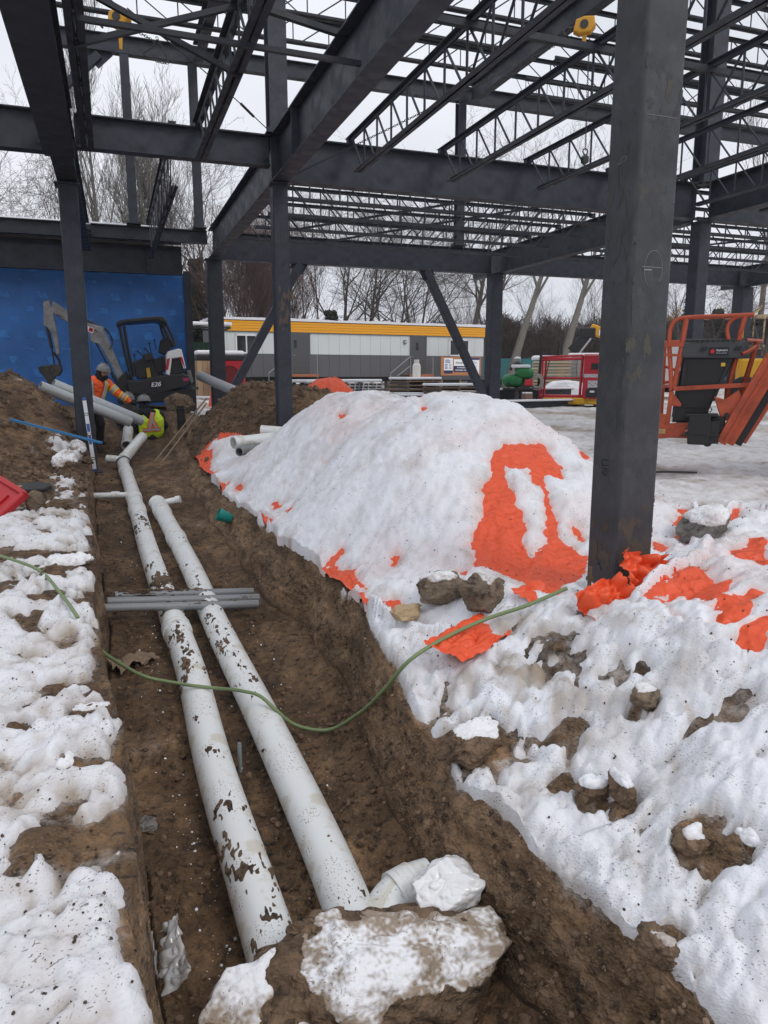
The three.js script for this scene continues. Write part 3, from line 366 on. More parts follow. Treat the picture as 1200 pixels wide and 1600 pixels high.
function hoist(label, p, turn, s = 1) {
  const t = thing('chain_hoist', label, 'chain hoist', p, turn); t.scale.setScalar(s);
  part('housing', [extr([[-.13, -.06], [-.1, .07], [.0, .1], [.12, .09], [.14, -.02], [.08, -.09], [-.06, -.1]], .13, .02)], yellow, t);
  part('lever', extr([[-.02, -.08], [.04, -.08], [.015, -.34], [-.012, -.34]], .03, .006), yellow, t); part('hub', new THREE.CylinderGeometry(.05, .05, .16, 14).rotateX(Math.PI / 2), hookM, t);
  part('hook', [new THREE.TorusGeometry(.045, .012, 6, 14, 4.4).translate(-.2, -.04, 0), rod(new THREE.Vector3(-.11, 0, 0), new THREE.Vector3(-.18, -.01, 0), .012)], hookM, t);
}
hoist('yellow chain hoist hanging near the big foreground column', V(6.7, 6.55, 9.9), -.6, 1.15);
hoist('yellow chain hoist with slack chain at the top left beside the broad girder', V(.35, 5.86, 10.3), -.5, 1.0);
single('chain', chainGeo([V(.42, 5.8, 10.3), V(.75, 5.62, 10.25), V(.62, 5.5, 10.28), V(.9, 5.45, 10.3), V(.78, 5.72, 10.3)], .04), chainMat, 'slack loops of chain beside the yellow hoist at the top left', 'chain');
{ const t = thing('hook_block', 'small hook block at the end of the hanging chain', 'hook block', V(6.82, 4.78, 9.9)); part('block_body', extr([[-.05, -.06], [-.06, .02], [-.01, .06], [.05, .03], [.05, -.05], [.0, -.08]], .07, .012), hookM, t); part('ring', new THREE.TorusGeometry(.042, .01, 6, 16).translate(0, .1, 0), chainMat, t); }
single('stay_cable', [tube([V(.45, 5.95, 10.2), V(1.6, 5.78, 11.5), V(2.66, 5.56, 12.75)], .008, 40, 6), rod(V(2.1, 5.67, 12.05), V(2.35, 5.62, 12.38), .02)], chainMat, 'thin stay cable with a turnbuckle running down to the foot of the middle post', 'cable');
// ---------- pipes and things in the trench ----------
const gP = tfbm(10, 81, 5), gP2 = tnoise(150, 83);
const pvcMap = dtex(512, (x, y) => { const a = gP(x, y), sp = sst(.8, .9, gP2(x, y)) * sst(.45, .6, a), st = sst(.5, .72, gP(x + .4, y + .6)); const k = .97 - .16 * st; return [k - .6 * sp, k - .05 * st - .66 * sp, k - .14 * st - .72 * sp]; });
const pvc = new THREE.MeshPhysicalMaterial({ color: lin(.74, .76, .76), map: pvcMap, roughness: .38, clearcoat: .15, clearcoatRoughness: .4 });
const pvcGrey = M([.2, .215, .225], .5, { map: pvcMap }), pvcIn = M([.05, .05, .05], .8), mudMat = M([.15, .1, .064], .95, { bumpMap: soilBump, bumpScale: .006, map: soilMap });
function pipeGeo(pts, r, seg, n = 28) { const cv = new THREE.CatmullRomCurve3(pts), g = new THREE.TubeGeometry(cv, seg, r, n), L = cv.getLength(), u = g.attributes.uv; for (let i = 0; i < u.count; i++) u.setXY(i, u.getX(i) * L, u.getY(i) * r * 6.28); return g; }
function sleeve(cv, u0, u1, r, n = 28) { const a = cv.getPointAt(u0), b = cv.getPointAt(u1); return rod(a, b, r, r, n); }
// mud lying on a pipe: raised crust where the noise says so
function mudCrust(cv, r, seed, amount, u0 = 0, u1 = 1, side = .5) {
  const L = cv.getLength() * (u1 - u0), nu = Math.round(L / .013), nv = 46, pos = [], uv = [], H = [], idx = [];
  for (let i = 0; i <= nu; i++) { const u = u0 + (u1 - u0) * i / nu, p = cv.getPointAt(u), d = cv.getTangentAt(u), sd = d.clone().cross(YY).normalize(), up = sd.clone().cross(d).normalize(), x = u * cv.getLength();
    for (let j = 0; j <= nv; j++) { const a = -.35 + (Math.PI + .7) * j / nv, w = Math.sin(a), m = fbm(x * 3.4 + seed, a * .9, seed, 3), f = fbm(x * 14 + seed, a * 3.6, 4 + seed, 3), sp = n3(x * 34, a * 9, seed), top = .5 * sst(.2, 1, w) - .45 * Math.abs(Math.cos(a) * 1 - side);
      const h = (.75 * fbm(x * 1.1 + seed * 3, 1.7, seed, 2) + m * .8 + f * .9 + .5 * sp + top * .3 - amount) * .03, R2 = r + clamp(h, -.004, .017); H.push(h);
      const q = p.clone().addScaledVector(sd, Math.cos(a) * R2).addScaledVector(up, Math.sin(a) * R2); pos.push(q.x, q.y, q.z); uv.push(x, a * r); } }
  const w = nv + 1; for (let i = 0; i < nu; i++) for (let j = 0; j < nv; j++) { const a = i * w + j, b = a + 1, c = a + w, d = c + 1; if (Math.max(H[a], H[b], H[c], H[d]) > 0) idx.push(a, c, b, b, c, d); }
  const g = new THREE.BufferGeometry(); g.setAttribute('position', new THREE.Float32BufferAttribute(pos, 3)); g.setAttribute('uv', new THREE.Float32BufferAttribute(uv, 2)); g.setIndex(idx); g.computeVertexNormals(); return g;
}
{
  const L = [V(.47, -.675, 2.05), V(.449, -.648, 2.757), V(.406, -.586, 3.895), V(.402, -.516, 5.169), V(.352, -.45, 6.366), V(.262, -.336, 8.433), V(.172, -.15, 11.9), V(.075, .0, 14.75)];
  const t = thing('drain_pipe', 'long white plastic drain pipe, the left of the two lying in the trench', 'pipe', V(0, 0, 0)), cv = new THREE.CatmullRomCurve3(L);
  part('pipe_barrel', pipeGeo(L, .107, 220), pvc, t);
  for (const [u, w] of [[.655, .018], [.725, .012], [.305, .01], [.9, .012]]) part('coupling', sleeve(cv, u, u + w, .119), pvc, t);
  part('mud', mudCrust(cv, .107, 3.3, .78, .0, .62, -.25), mudMat, t).userData.kind = 'stuff';
  part('branch_wye', [pipeGeo([V(.08, .0, 14.6), V(-.02, .03, 14.75), V(-.2, .05, 14.8)], .075, 12)], pvc, t);
  part('rope', new THREE.TorusGeometry(.125, .012, 6, 24).rotateX(.3).translate(.1, -.0, -14.45), M([.03, .03, .03], .9), t);
  const R1 = [V(.79, -.675, 2.3), V(.812, -.648, 2.768), V(.782, -.577, 4.051), V(.697, -.472, 5.957), V(.65, -.375, 7.589), V(.5, -.2, 10.7)];
  const t2 = thing('drain_pipe', 'shorter white plastic drain pipe, the right of the two, ending in an elbow', 'pipe', V(0, 0, 0)), c2 = new THREE.CatmullRomCurve3(R1);
  part('pipe_barrel', pipeGeo(R1, .107, 170), pvc, t2); for (const [u, w] of [[.765, .02], [.93, .035]]) part('coupling', sleeve(c2, u, u + w, .119), pvc, t2);
  part('mud', mudCrust(c2, .107, 8.7, .84, .0, .75, -.35), mudMat, t2).userData.kind = 'stuff';
  part('end_cap', [new THREE.SphereGeometry(.12, 24, 14).scale(1, .95, 1).translate(.492, -.19, -10.76)], pvc, t2);
  part('branch_stub', [pipeGeo([V(.52, -.19, 10.72), V(.65, -.16, 10.66), V(.8, -.13, 10.62)], .048, 10), rod(V(.74, -.14, 10.64), V(.8, -.13, 10.62), .058, .058, 20)], pvc, t2);
  const b = thing('branch_pipe', 'short narrow white branch pipe sticking out left of the long drain pipe', 'pipe', V(-.1, -.13, 11.4)); part('pipe_barrel', rod(new THREE.Vector3(-.28, .0, 0), new THREE.Vector3(.28, -.01, .05), .042, .042, 20), pvc, b); part('coupling', rod(new THREE.Vector3(-.02, 0, .02), new THREE.Vector3(.09, 0, .03), .05, .05, 20), pvc, b);
  function pipePiece(label, a, b2, r, mat = pvc, bell = false) { const p = thing('pipe_length', label, 'pipe', a), d = b2.clone().sub(a), z = new THREE.Vector3(); const outer = rod(z, d, r, r, 28), prof = [[r - .012, 0], [r, 0], [r, d.length()], [r - .012, d.length()], [r - .012, 0]]; const g = lathe(prof, 28); g.applyQuaternion(Q.setFromUnitVectors(YY, d.clone().normalize())); part('pipe_barrel', g, mat, p); if (bell) { const e = d.clone().normalize().multiplyScalar(.16); part('bell_end', lathe([[r, 0], [r + .011, 0], [r + .011, .16], [r, .17]], 28).applyQuaternion(Q.setFromUnitVectors(YY, d.clone().normalize())), mat, p); } return p; }
  globalThis.pipePiece = pipePiece;
  pipePiece('diagonal white pipe piece joining the long drain pipe near the kneeling worker', V(.09, .02, 14.75), V(.52, .32, 16.4), .105, pvc, true);
  pipePiece('stubby open white pipe end pointing at the viewer beside the kneeling worker', V(.2, .1, 16.9), V(.27, .38, 18), .112, pvc, true);
  pipePiece('front white pipe of the pair lying on the dirt pile, sloping down to the right', V(-1.36, 1.40, 16.15), V(.3, .62, 16.75), .108, pvcLight());
  pipePiece('rear white pipe of the dirt pile pair, held by the worker in orange', V(-1.14, 1.44, 16.45), V(.56, .62, 17.0), .108, pvcLight());
  pipePiece('short white pipe offcut with a bell end, front one at the tip of the tarpaulin', V(1.74, .56, 11.7), V(2.5, .6, 12.0), .09, pvc, true);
  pipePiece('white pipe offcut lying highest by the foot of the middle column', V(2.36, .68, 12.6), V(2.95, .64, 12.3), .085, pvc);
  pipePiece('small grey open pipe offcut half buried beside the tip of the tarpaulin', V(1.78, .44, 11.4), V(2.1, .46, 11.75), .07, pvcGrey);
  pipePiece('grey pipe leaning between two columns above the dirt mound', V(2.27, 1.6, 20.9), V(3.05, 1.18, 19.4), .13, M([.3, .32, .34], .5));
  function pvcLight() { return pvcLight.m ??= M([.5, .54, .57], .4, { map: pvcMap }); }
  for (const [i, a, e, lab] of [[0, V(-.1, -.27, 6.5), V(1.12, -.405, 6.66), 'farthest of three thin grey conduits crossing the trench over the pipes'], [1, V(-.16, -.275, 6.36), V(1.14, -.41, 6.46), 'middle one of three thin grey conduits crossing the trench'], [2, V(-.2, -.28, 6.2), V(1.1, -.41, 6.28), 'nearest of three thin grey conduits crossing the trench, with a rounded end']]) { const o = pipePiece(lab, a, e, .036, M([.22, .235, .25], .45, { map: pvcMap })); const c3 = new THREE.CatmullRomCurve3([new THREE.Vector3(), e.clone().sub(a)]); part('mud', mudCrust(c3, .036, i * 4 + 1, .62, .02, .98, 0), mudMat, o).userData.kind = 'stuff'; }
  // elbow with a plastic bag over its mouth
  const e = thing('pipe_elbow', 'white pipe elbow at the near end of the right drain pipe', 'pipe elbow', V(0, 0, 0)); part('bend', pipeGeo([V(.84, -.74, 2.3), V(.9, -.7, 2.5), V(1.0, -.665, 2.62), V(1.1, -.645, 2.66), V(1.2, -.635, 2.66)], .105, 30), pvc, e); part('collar', [rod(V(1.02, -.658, 2.64), V(1.12, -.645, 2.66), .117, .117, 28)], pvc, e);
  const BF = facets(12.3, 24, .55), bag = mergeVertices(new THREE.IcosahedronGeometry(1, 44).deleteAttribute('uv').deleteAttribute('normal')); { const p = bag.attributes.position, v = new THREE.Vector3(); for (let i = 0; i < p.count; i++) { v.fromBufferAttribute(p, i); const k = BF(v) + .1 * (Math.abs(n3(v.x * 1.5 + 3, v.y * 1.5, v.z * 1.5)) - .25) + .1 * (Math.abs(n3(v.x * 2.6 + 9, v.y * 2.6, v.z * 2.6)) - .2) + .03 * (Math.abs(n3(v.x * 6, v.y * 6 + 4, v.z * 6)) - .2); p.setXYZ(i, v.x * k * .225, v.y * k * .17, v.z * k * .15); } bag.computeVertexNormals(); }
  const bagM = new THREE.MeshPhysicalMaterial({ color: lin(.78, .79, .8), roughness: .25, clearcoat: .6 }); bag.rotateZ(-.2); bag.translate(1.2, -.55, -2.47);
  single('plastic_bag', bag, bagM, 'crumpled white plastic bag tied over the mouth of the pipe elbow', 'plastic bag');
  // hose
  const H = [V(-1.135, 0.228, 6.491), V(-0.915, 0.223, 6.215), V(-0.605, 0.201, 5.750), V(-0.416, 0.183, 5.114), V(-0.298, 0.177, 4.614), V(-0.193, 0.020, 4.470), V(-0.078, -0.178, 4.659), V(0.091, -0.363, 4.809), V(0.289, -0.408, 4.739), V(0.366, -0.413, 4.688), V(0.507, -0.442, 4.663), V(0.656, -0.373, 4.394), V(0.744, -0.384, 4.317), V(0.829, -0.459, 4.249), V(0.945, -0.572, 4.227), V(1.145, -0.632, 4.196), V(1.296, -0.450, 3.993), V(1.356, -0.179, 3.700), V(1.439, 0.059, 3.516), V(1.654, 0.135, 3.563), V(1.946, 0.218, 3.581), V(2.160, 0.291, 3.517), V(2.427, 0.375, 3.501)];
  single('garden_hose', tube(H, .0115, 300, 10), M([.17, .235, .105], .6), 'pale green hose looping from the left bank across both pipes to the big column', 'hose');
  const st = thing('anchor_bolt', 'rusty anchor bolt beside the big column where the hose ends', 'anchor bolt', V(2.56, .3, 3.47)); part('threaded_rod', new THREE.CylinderGeometry(.012, .012, .2, 10).translate(0, .1, 0), M([.12, .075, .045], .8), st); part('nut', new THREE.CylinderGeometry(.022, .022, .02, 6).translate(0, .13, 0), M([.1, .065, .04], .8), st);
  const sk = thing('threaded_stake', 'grey threaded steel stake standing between the two drain pipes', 'stake', V(.565, -.72, 4.01)); const rings = []; for (let i = 0; i < 16; i++) rings.push(new THREE.TorusGeometry(.0105, .0028, 5, 10).rotateX(Math.PI / 2).translate(0, .02 + i * .011, 0)); part('stake_rod', [new THREE.CylinderGeometry(.0105, .0105, .2, 10).translate(0, .1, 0), ...rings], M([.3, .33, .34], .4, { metalness: .6 }), sk);
  // level, strip, poles
  const lv = thing('spirit_level', 'long white and blue spirit level leaning on the column beside the trench', 'spirit level', V(-.385, -.02, 13.47)); { const top = V(-.485, 1.235, 13.78).sub(lv.position), z0 = new THREE.Vector3(), at = u => z0.clone().lerp(top, u), alu = M([.55, .57, .58], .35, { metalness: .3 }), blu = M([.02, .07, .25], .4), blk = M([.02, .02, .02], .5); const up = new THREE.Vector3(0, 0, 1);
    part('rail', bar(at(.03), at(.97), .062, .03, up), alu, lv); part('end_cap', bar(at(0), at(.03), .066, .034, up), blu, lv); part('end_cap', bar(at(.955), at(1), .066, .034, up), blu, lv); part('grip_panel', [bar(at(.36), at(.48), .05, .033, up), bar(at(.53), at(.64), .05, .033, up)], blu, lv);
    for (const u of [.17, .5, .77]) { const f = part('vial_frame', bar(at(u - .018), at(u + .018), .056, .036, up), blk, lv); part('vial', bar(at(u - .008), at(u + .008), .04, .04, up), M([.75, .75, .7], .3), f); } }
  single('blue_strip', bar(V(-1.55, .93, 12.85), V(-.22, .56, 12.35), .07, .03), M([.02, .16, .36], .5), 'long bright blue strip lying on the dirt in front of the left column', 'plastic strip');
  for (const [a, b3, l, r] of [[V(1.8, 1.14, 15.6), V(.6, .09, 13.5), 'thin wooden pole leaning into the trench, the upper of two', .016], [V(1.74, 1.06, 15.1), V(.7, .12, 13.05), 'thin wooden pole leaning into the trench, the lower of two', .014]]) single('wooden_pole', tube([a, a.clone().lerp(b3, .5).add(new THREE.Vector3(.03, .04, 0)), b3], r, 20, 8), M([.2, .15, .1], .85), l, 'pole');
  const bs = thing('pipe_stub', 'upright black pipe stub with a muddy cap beside the trench', 'pipe stub', V(1.45, .3, 17.7)); part('barrel', [new THREE.CylinderGeometry(.1, .1, .62, 20).translate(0, .31, 0), new THREE.TorusGeometry(.1, .012, 6, 20).rotateX(Math.PI / 2).translate(0, .55, 0), new THREE.TorusGeometry(.1, .012, 6, 20).rotateX(Math.PI / 2).translate(0, .3, 0)], M([.012, .012, .013], .5), bs); part('muddy_cap', new THREE.CylinderGeometry(.085, .1, .1, 16).translate(0, .67, 0), M([.16, .09, .05], .9), bs);
  const cup = thing('teal_cup', 'small teal plastic cup half buried in the trench edge under the tarpaulin', 'plastic cup', V(1.25, -.12, 8.85)); cup.rotation.z = 1.1; part('cup_body', lathe([[0, 0], [.06, 0], [.08, .17], [.074, .17], [.055, .01]], 20), M([.01, .23, .2], .4), cup);
  // red plastic sled blade, shovel
  const sl = thing('red_sled', 'red plastic sled edge cut off by the left picture border', 'sled', V(-1.42, .22, 8.5), .5); sl.rotation.set(.35, .62, .5); { const red = M([.42, .012, .018], .4); part('pan', rbox(.85, .05, .78, .03), red, sl); part('rim', [rbox(.85, .07, .06, .02, 0, .03, .36), rbox(.06, .07, .78, .02, .4, .03, 0)], red, sl); for (const z of [-.18, .02, .2]) part('rib', rbox(.6, .03, .03, .01, 0, .035, z), red, sl); }
  const sv = thing('shovel', 'black shovel lying in the snow behind the red sled', 'shovel', V(-.95, .32, 9.3), .25); part('blade', [extr([[-.16, -.1], [.1, -.12], [.2, -.04], [.2, .05], [.1, .12], [-.16, .1]], .05, .015).rotateX(-1.3)], M([.012, .012, .014], .5), sv); part('handle', rod(new THREE.Vector3(-.12, .02, 0), new THREE.Vector3(-.75, .05, .1), .018), M([.42, .24, .12], .7), sv);
}
// ---------- frozen clods and rocks ----------
function facets(seed, n, lo = .72) { const r = rng(seed * 977 | 0), P = []; for (let i = 0; i < n; i++) { const y = 1 - 2 * (i + .5) / n + (r() - .5) * .3, a = i * 2.4 + r() * 1.2, q = Math.sqrt(Math.max(0, 1 - y * y)); P.push([q * Math.cos(a), y, q * Math.sin(a), lo + (1 - lo) * r()]); } return v => { let m = 2; for (const [x, y, z, d] of P) { const t = v.x * x + v.y * y + v.z * z; if (t > .05) m = Math.min(m, d / t); } return m; }; }
function clodGeo(sx, sy, sz, seed, det = 20, sq = 3.2, rough = 1, fc = 0) { const F = fc ? facets(seed, fc) : null, g = mergeVertices(new THREE.IcosahedronGeometry(1, det).deleteAttribute('uv').deleteAttribute('normal')), p = g.attributes.position, v = new THREE.Vector3(), uv = [], fl = []; for (let i = 0; i < p.count; i++) { v.fromBufferAttribute(p, i).normalize(); fl.push(v.x, v.y, v.z); const k0 = 1 / Math.pow(Math.pow(Math.abs(v.x), sq) + Math.pow(Math.abs(v.y), sq) + Math.pow(Math.abs(v.z), sq), 1 / sq); v.multiplyScalar(F ? Math.min(k0, F(v) * 1.12) : k0); const k = 1 + rough * (.22 * fbm(v.x * 1.1 + seed, v.y * 1.1, v.z * 1.1, 3) + .1 * (Math.abs(n3(v.x * 2.7, v.y * 2.7 + seed, v.z * 2.7)) - .25) + (.05 * (Math.abs(n3(v.x * 4 + seed, v.y * 4, v.z * 4)) - .2) + .03 * n3(v.x * 9, v.y * 9, v.z * 9 + seed)) + .012 * n3(v.x * 31, v.y * 31, v.z * 31 + seed)); p.setXYZ(i, v.x * k * sx, v.y * k * sy, v.z * k * sz); uv.push(v.x * sx + v.z * sz * .4, v.y * sy - v.z * sz * .8); } g.setAttribute('uv', new THREE.Float32BufferAttribute(uv, 2)); g.computeVertexNormals(); g.setAttribute('flow', new THREE.Float32BufferAttribute(fl, 3)); return g; }
function capGeo(g, seed, cut = .45, th = .02, dirt = .5) { g.computeBoundingBox(); const sy0 = g.boundingBox.max.y, F0 = g.attributes.flow, p = g.attributes.position, n = g.attributes.normal, q = new Float32Array(p.count * 3), keep = new Float32Array(p.count), col = new Float32Array(p.count * 3); for (let i = 0; i < p.count; i++) { const x = p.getX(i), y = p.getY(i), z = p.getZ(i), m = .6 * F0.getY(i) + .4 * y / sy0 - cut + .3 * fbm(x * 5 + seed, y * 5, z * 5, 3), t = clamp(m * .5) * th * (1 + 1.2 * (lump(x * 16 + seed, y * 16, z * 16) - .4)); keep[i] = m; const k = t - .004 * (m < .1 ? 1 : 0); q[i * 3] = x + n.getX(i) * k; q[i * 3 + 1] = y + n.getY(i) * k + t * .5; q[i * 3 + 2] = z + n.getZ(i) * k; const d = clamp(dirt * (.3 + 1.2 * fbm(x * 5 + 9, z * 5, seed, 3) + .9 * n3(x * 60, y * 60, z * 60) + sst(.35, .05, m))); col.set([mix(.82, .3, d), mix(.83, .24, d), mix(.86, .18, d)], i * 3); } const h = g.clone(); h.deleteAttribute('flow'); h.setAttribute('position', new THREE.BufferAttribute(q, 3)); h.setAttribute('color', new THREE.BufferAttribute(col, 3)); const I = [], id = g.index.array; for (let i = 0; i < id.length; i += 3) if (Math.max(keep[id[i]], keep[id[i + 1]], keep[id[i + 2]]) > 0) I.push(id[i], id[i + 1], id[i + 2]); h.setIndex(I); h.computeVertexNormals(); return h; }
const clodMat = M([.19, .128, .082], .95, { map: soilMap, bumpMap: soilBump, bumpScale: .02 }), rockMat = M([.21, .16, .115], .92, { map: soilMap, bumpMap: soilBump, bumpScale: .012 }), greyRock = M([.24, .23, .22], .9, { map: soilMap, bumpMap: soilBump, bumpScale: .01 });
function clod(name, label, cat, p, size, seed, { det = 20, mat = clodMat, cap = 0, turn = 0, tilt = [0, 0], th = .025, sq = 3, dirt = .5, rough = 1, fc = 16 } = {}) { const t = thing(name, label, cat, p); t.rotation.set(tilt[0], turn, tilt[1]); const g = clodGeo(...size, seed, det, sq, rough, fc); if (cap) part('snow_cap', capGeo(g, seed, cap, th, dirt), snowMat, t); g.deleteAttribute('flow'); part(cat === 'rock' ? 'stone' : 'earth', g, mat, t); return t; }
clod('frozen_clod', 'large frozen clod with a dirty snow cap blocking the near end of the trench', 'clod', V(.84, -.66, 2.26), [.46, .23, .27], 2.4, { det: 84, cap: .58, turn: -.05, tilt: [.34, -.1], th: .012, sq: 5, dirt: 1.0, fc: 10, rough: .9 });
clod('frozen_clod', 'low left lobe of the frozen clods at the near end of the trench', 'clod', V(.44, -.69, 2.28), [.32, .21, .2], 5.9, { det: 60, cap: .62, fc: 12, rough: .8, turn: .3, tilt: [.15, .05], th: .02, sq: 3.4, dirt: .75 });
clod('frozen_clod', 'dark crumbly clod in the bottom left of the clods at the trench end', 'clod', V(.3, -.78, 2.15), [.16, .1, .13], 7.7, { det: 30 });
clod('frozen_clod', 'dark clod lying on the near end of the left drain pipe', 'clod', V(.62, -.47, 2.36), [.12, .05, .08], 9.1, { det: 26, cap: .7, dirt: .8 });
clod('rock', 'brown rock with a dusting of snow, right of the pair below the orange tarpaulin', 'rock', V(2.12, .24, 3.92), [.2, .12, .15], 11.3, { det: 30, mat: rockMat, cap: .72, turn: .6, tilt: [.2, -.25], sq: 4, rough: .7 });
clod('rock', 'brown rock with a dusting of snow, left of the pair below the orange tarpaulin', 'rock', V(1.96, .22, 4.2), [.17, .11, .15], 13.9, { det: 26, mat: rockMat, cap: .66, turn: -.4, sq: 3.4, rough: .7 });
clod('rock', 'grey snow topped rock behind the bunched tarpaulin at the right', 'rock', V(4.12, .5, 4.2), [.22, .13, .16], 17.1, { det: 26, mat: greyRock, cap: .5, turn: .3, tilt: [0, .2], rough: .8 });
clod('rock', 'upright grey brown stone standing in the snow beside the red sled', 'rock', V(-.86, .26, 8.5), [.095, .14, .09], 19.3, { det: 18, mat: rockMat, tilt: [.1, .2], rough: .7 });
clod('soil_lump', 'knobbly brown lump of soil in the snow right of the upright stone', 'soil lump', V(-.64, .22, 8.5), [.12, .075, .09], 21.3, { det: 18 });
clod('soil_lump', 'dark brown block of soil under the hose on the left bank', 'soil lump', V(-.5, .17, 5.66), [.085, .07, .08], 23.1, { det: 16 });
clod('rock', 'flat stone with a rounded cap of snow at the left trench edge', 'rock', V(-.42, .15, 5.98), [.19, .055, .12], 25.7, { det: 22, mat: rockMat, cap: .35, th: .07, turn: .4, dirt: .2 });
clod('soil_lump', 'chunk of soil breaking through the snow at the left trench edge', 'soil lump', V(-.18, .1, 3.34), [.085, .05, .07], 27.7, { det: 18, cap: .6, dirt: .3 });
clod('soil_lump', 'ridge of soil in the snow of the left bank above the big dirt patch', 'soil lump', V(-.27, .09, 2.9), [.05, .05, .11], 29.9, { det: 18, cap: .62, dirt: .3 });
clod('soil_lump', 'big crumbly lump of soil in the bare patch of the left bank', 'soil lump', V(-.36, .045, 2.38), [.1, .045, .13], 31.1, { det: 26 });
clod('soil_lump', 'dark slab of soil under a snow overhang above the right trench wall', 'soil lump', V(1.5, -.12, 2.86), [.18, .08, .11], 33.3, { det: 30, cap: .6, turn: .5, th: .05, dirt: .15 });
clod('rock', 'pointed brown rock poking out of the smooth snow at the right', 'rock', V(2.16, .19, 2.46), [.09, .045, .06], 35.5, { det: 18, mat: rockMat, cap: .62, turn: .5, dirt: .2 });
clod('soil_lump', 'small soil ledge showing in the snow right of the trench', 'soil lump', V(1.73, -.06, 2.26), [.07, .04, .05], 37.3, { det: 16, cap: .5, th: .05, dirt: .1 });
clod('soil_lump', 'flake of soil standing on edge in the snow beside the small ledge', 'soil lump', V(1.79, -.01, 2.15), [.03, .06, .07], 39.3, { det: 14, cap: .45, dirt: .2, th: .04 });
clod('soil_lump', 'twisted lump of soil in the snow at the lower right', 'soil lump', V(1.82, -.01, 1.8), [.09, .04, .06], 41.3, { det: 20, cap: .7, turn: .7, dirt: .3 });
clod('soil_lump', 'lump of soil nearest the right border among the lower right snow', 'soil lump', V(1.93, .02, 1.67), [.045, .05, .06], 43.3, { det: 16, cap: .6, dirt: .3 });
clod('soil_lump', 'crumbled soil at the snow edge on top of the right trench wall', 'soil lump', V(1.55, -.19, 1.6), [.08, .05, .09], 45.3, { det: 22, cap: .8 });
clod('soil_lump', 'single brown crumb on the trodden snow below the big column', 'soil lump', V(2.1, .2, 3.1), [.035, .025, .03], 47.3, { det: 10 });
clod('ice_chunk', 'yellowish chunk of ice on the snow left of the brown rocks', 'ice', V(1.68, .1, 4.18), [.11, .05, .075], 49.3, { det: 18, mat: M([.42, .3, .17], .5), turn: .4 });
clod('soil_lump', 'round boulder of earth in front of the excavator tracks', 'soil lump', V(1.62, .85, 20), [.34, .28, .3], 51.3, { det: 24, mat: rockMat });
clod('soil_lump', 'pale clod lying on the trench floor left of the pipes', 'soil lump', V(.02, -.68, 3.62), [.05, .03, .05], 53.3, { det: 12, mat: greyRock });
clod('rock', 'small grey stone stuck in the front of the big frozen clod', 'rock', V(.98, -.72, 1.98), [.03, .035, .02], 55.3, { det: 8, mat: greyRock });
clod('snow_ridge', 'snow streaked heap of clods on the crest of the left bank', 'snow heap', V(-.75, .26, 11.9), [.2, .2, .62], 57.3, { det: 30, cap: .3, th: .05, turn: -.1, dirt: .6 });
clod('snow_ridge', 'snow covered clods further along the crest of the left bank, by the level', 'snow heap', V(-.62, .3, 13.1), [.18, .2, .45], 59.3, { det: 26, cap: .4, th: .04, turn: .2, dirt: .8 });
// rag, plastic film
function cloth(name, label, cat, p, w, d, seed, mat, amp = .05, f = 5) { const g = new THREE.PlaneGeometry(w, d, 50, 50).rotateX(-Math.PI / 2), q = g.attributes.position; for (let i = 0; i < q.count; i++) { const x = q.getX(i), z = q.getZ(i); q.setXYZ(i, x + .1 * w * n2(z * f, seed), amp * (lump(x * f + seed, z * f, seed) + .5 * lump(x * f * 2.3, z * f * 2.3, seed + 3) - .6), z + .12 * d * n2(x * f, seed + 5)); } g.computeVertexNormals(); mat.side = THREE.DoubleSide; const o = single(name, g, mat, label, cat); o.position.copy(p); return o; }
cloth('fabric_scrap', 'torn brown scrap of fabric on the trench floor just before the conduits', 'fabric scrap', V(.02, -.54, 5.6), .42, .22, 3.1, M([.2, .145, .095], .9), .09, 6).rotation.set(.1, .7, -.25);
cloth('plastic_film', 'crumpled clear plastic film half buried at the foot of the left trench wall', 'plastic film', V(.07, -.7, 2.72), .13, .36, 5.7, new THREE.MeshPhysicalMaterial({ color: lin(.7, .7, .7), roughness: .15, clearcoat: 1, transmission: .5 }), .055, 10).rotation.set(0, .1, .5);
// bunched tarpaulin at the foot of the column
function bunch(label, p, w, d, seed, rot, amp = .13) { const o = cloth('tarpaulin_flap', label, 'tarpaulin', p, w, d, seed, tarpPlain, amp, 6.5); o.rotation.set(...rot); return o; }
bunch('crumpled orange tarpaulin corner with eyelets at the left foot of the big column', V(2.52, .36, 3.2), .34, .3, 1.2, [.75, .25, .1]);
bunch('orange tarpaulin flap standing up against the right foot of the big column', V(2.84, .46, 3.28), .36, .3, 4.6, [1.1, -.2, -.15], .15);
bunch('orange tarpaulin flap lying on the snow below the brown rocks, under the hose', V(1.86, .14, 3.56), .52, .3, 7.9, [.12, .45, .06], .05);
bunch('small orange tarpaulin tongue between the brown rocks and the big column', V(2.32, .3, 3.68), .22, .2, 9.4, [.3, .2, .1], .06);
{ const b = thing('black_strap', 'thin black strap lying on the yard snow behind the big column', 'strap', V(6.0, .47, 6.9)); part('strap', tube([new THREE.Vector3(-.35, .0, -.1), new THREE.Vector3(0, .02, .02), new THREE.Vector3(.4, .01, .16)], .012, 20, 6), M([.02, .02, .02], .7), b); }
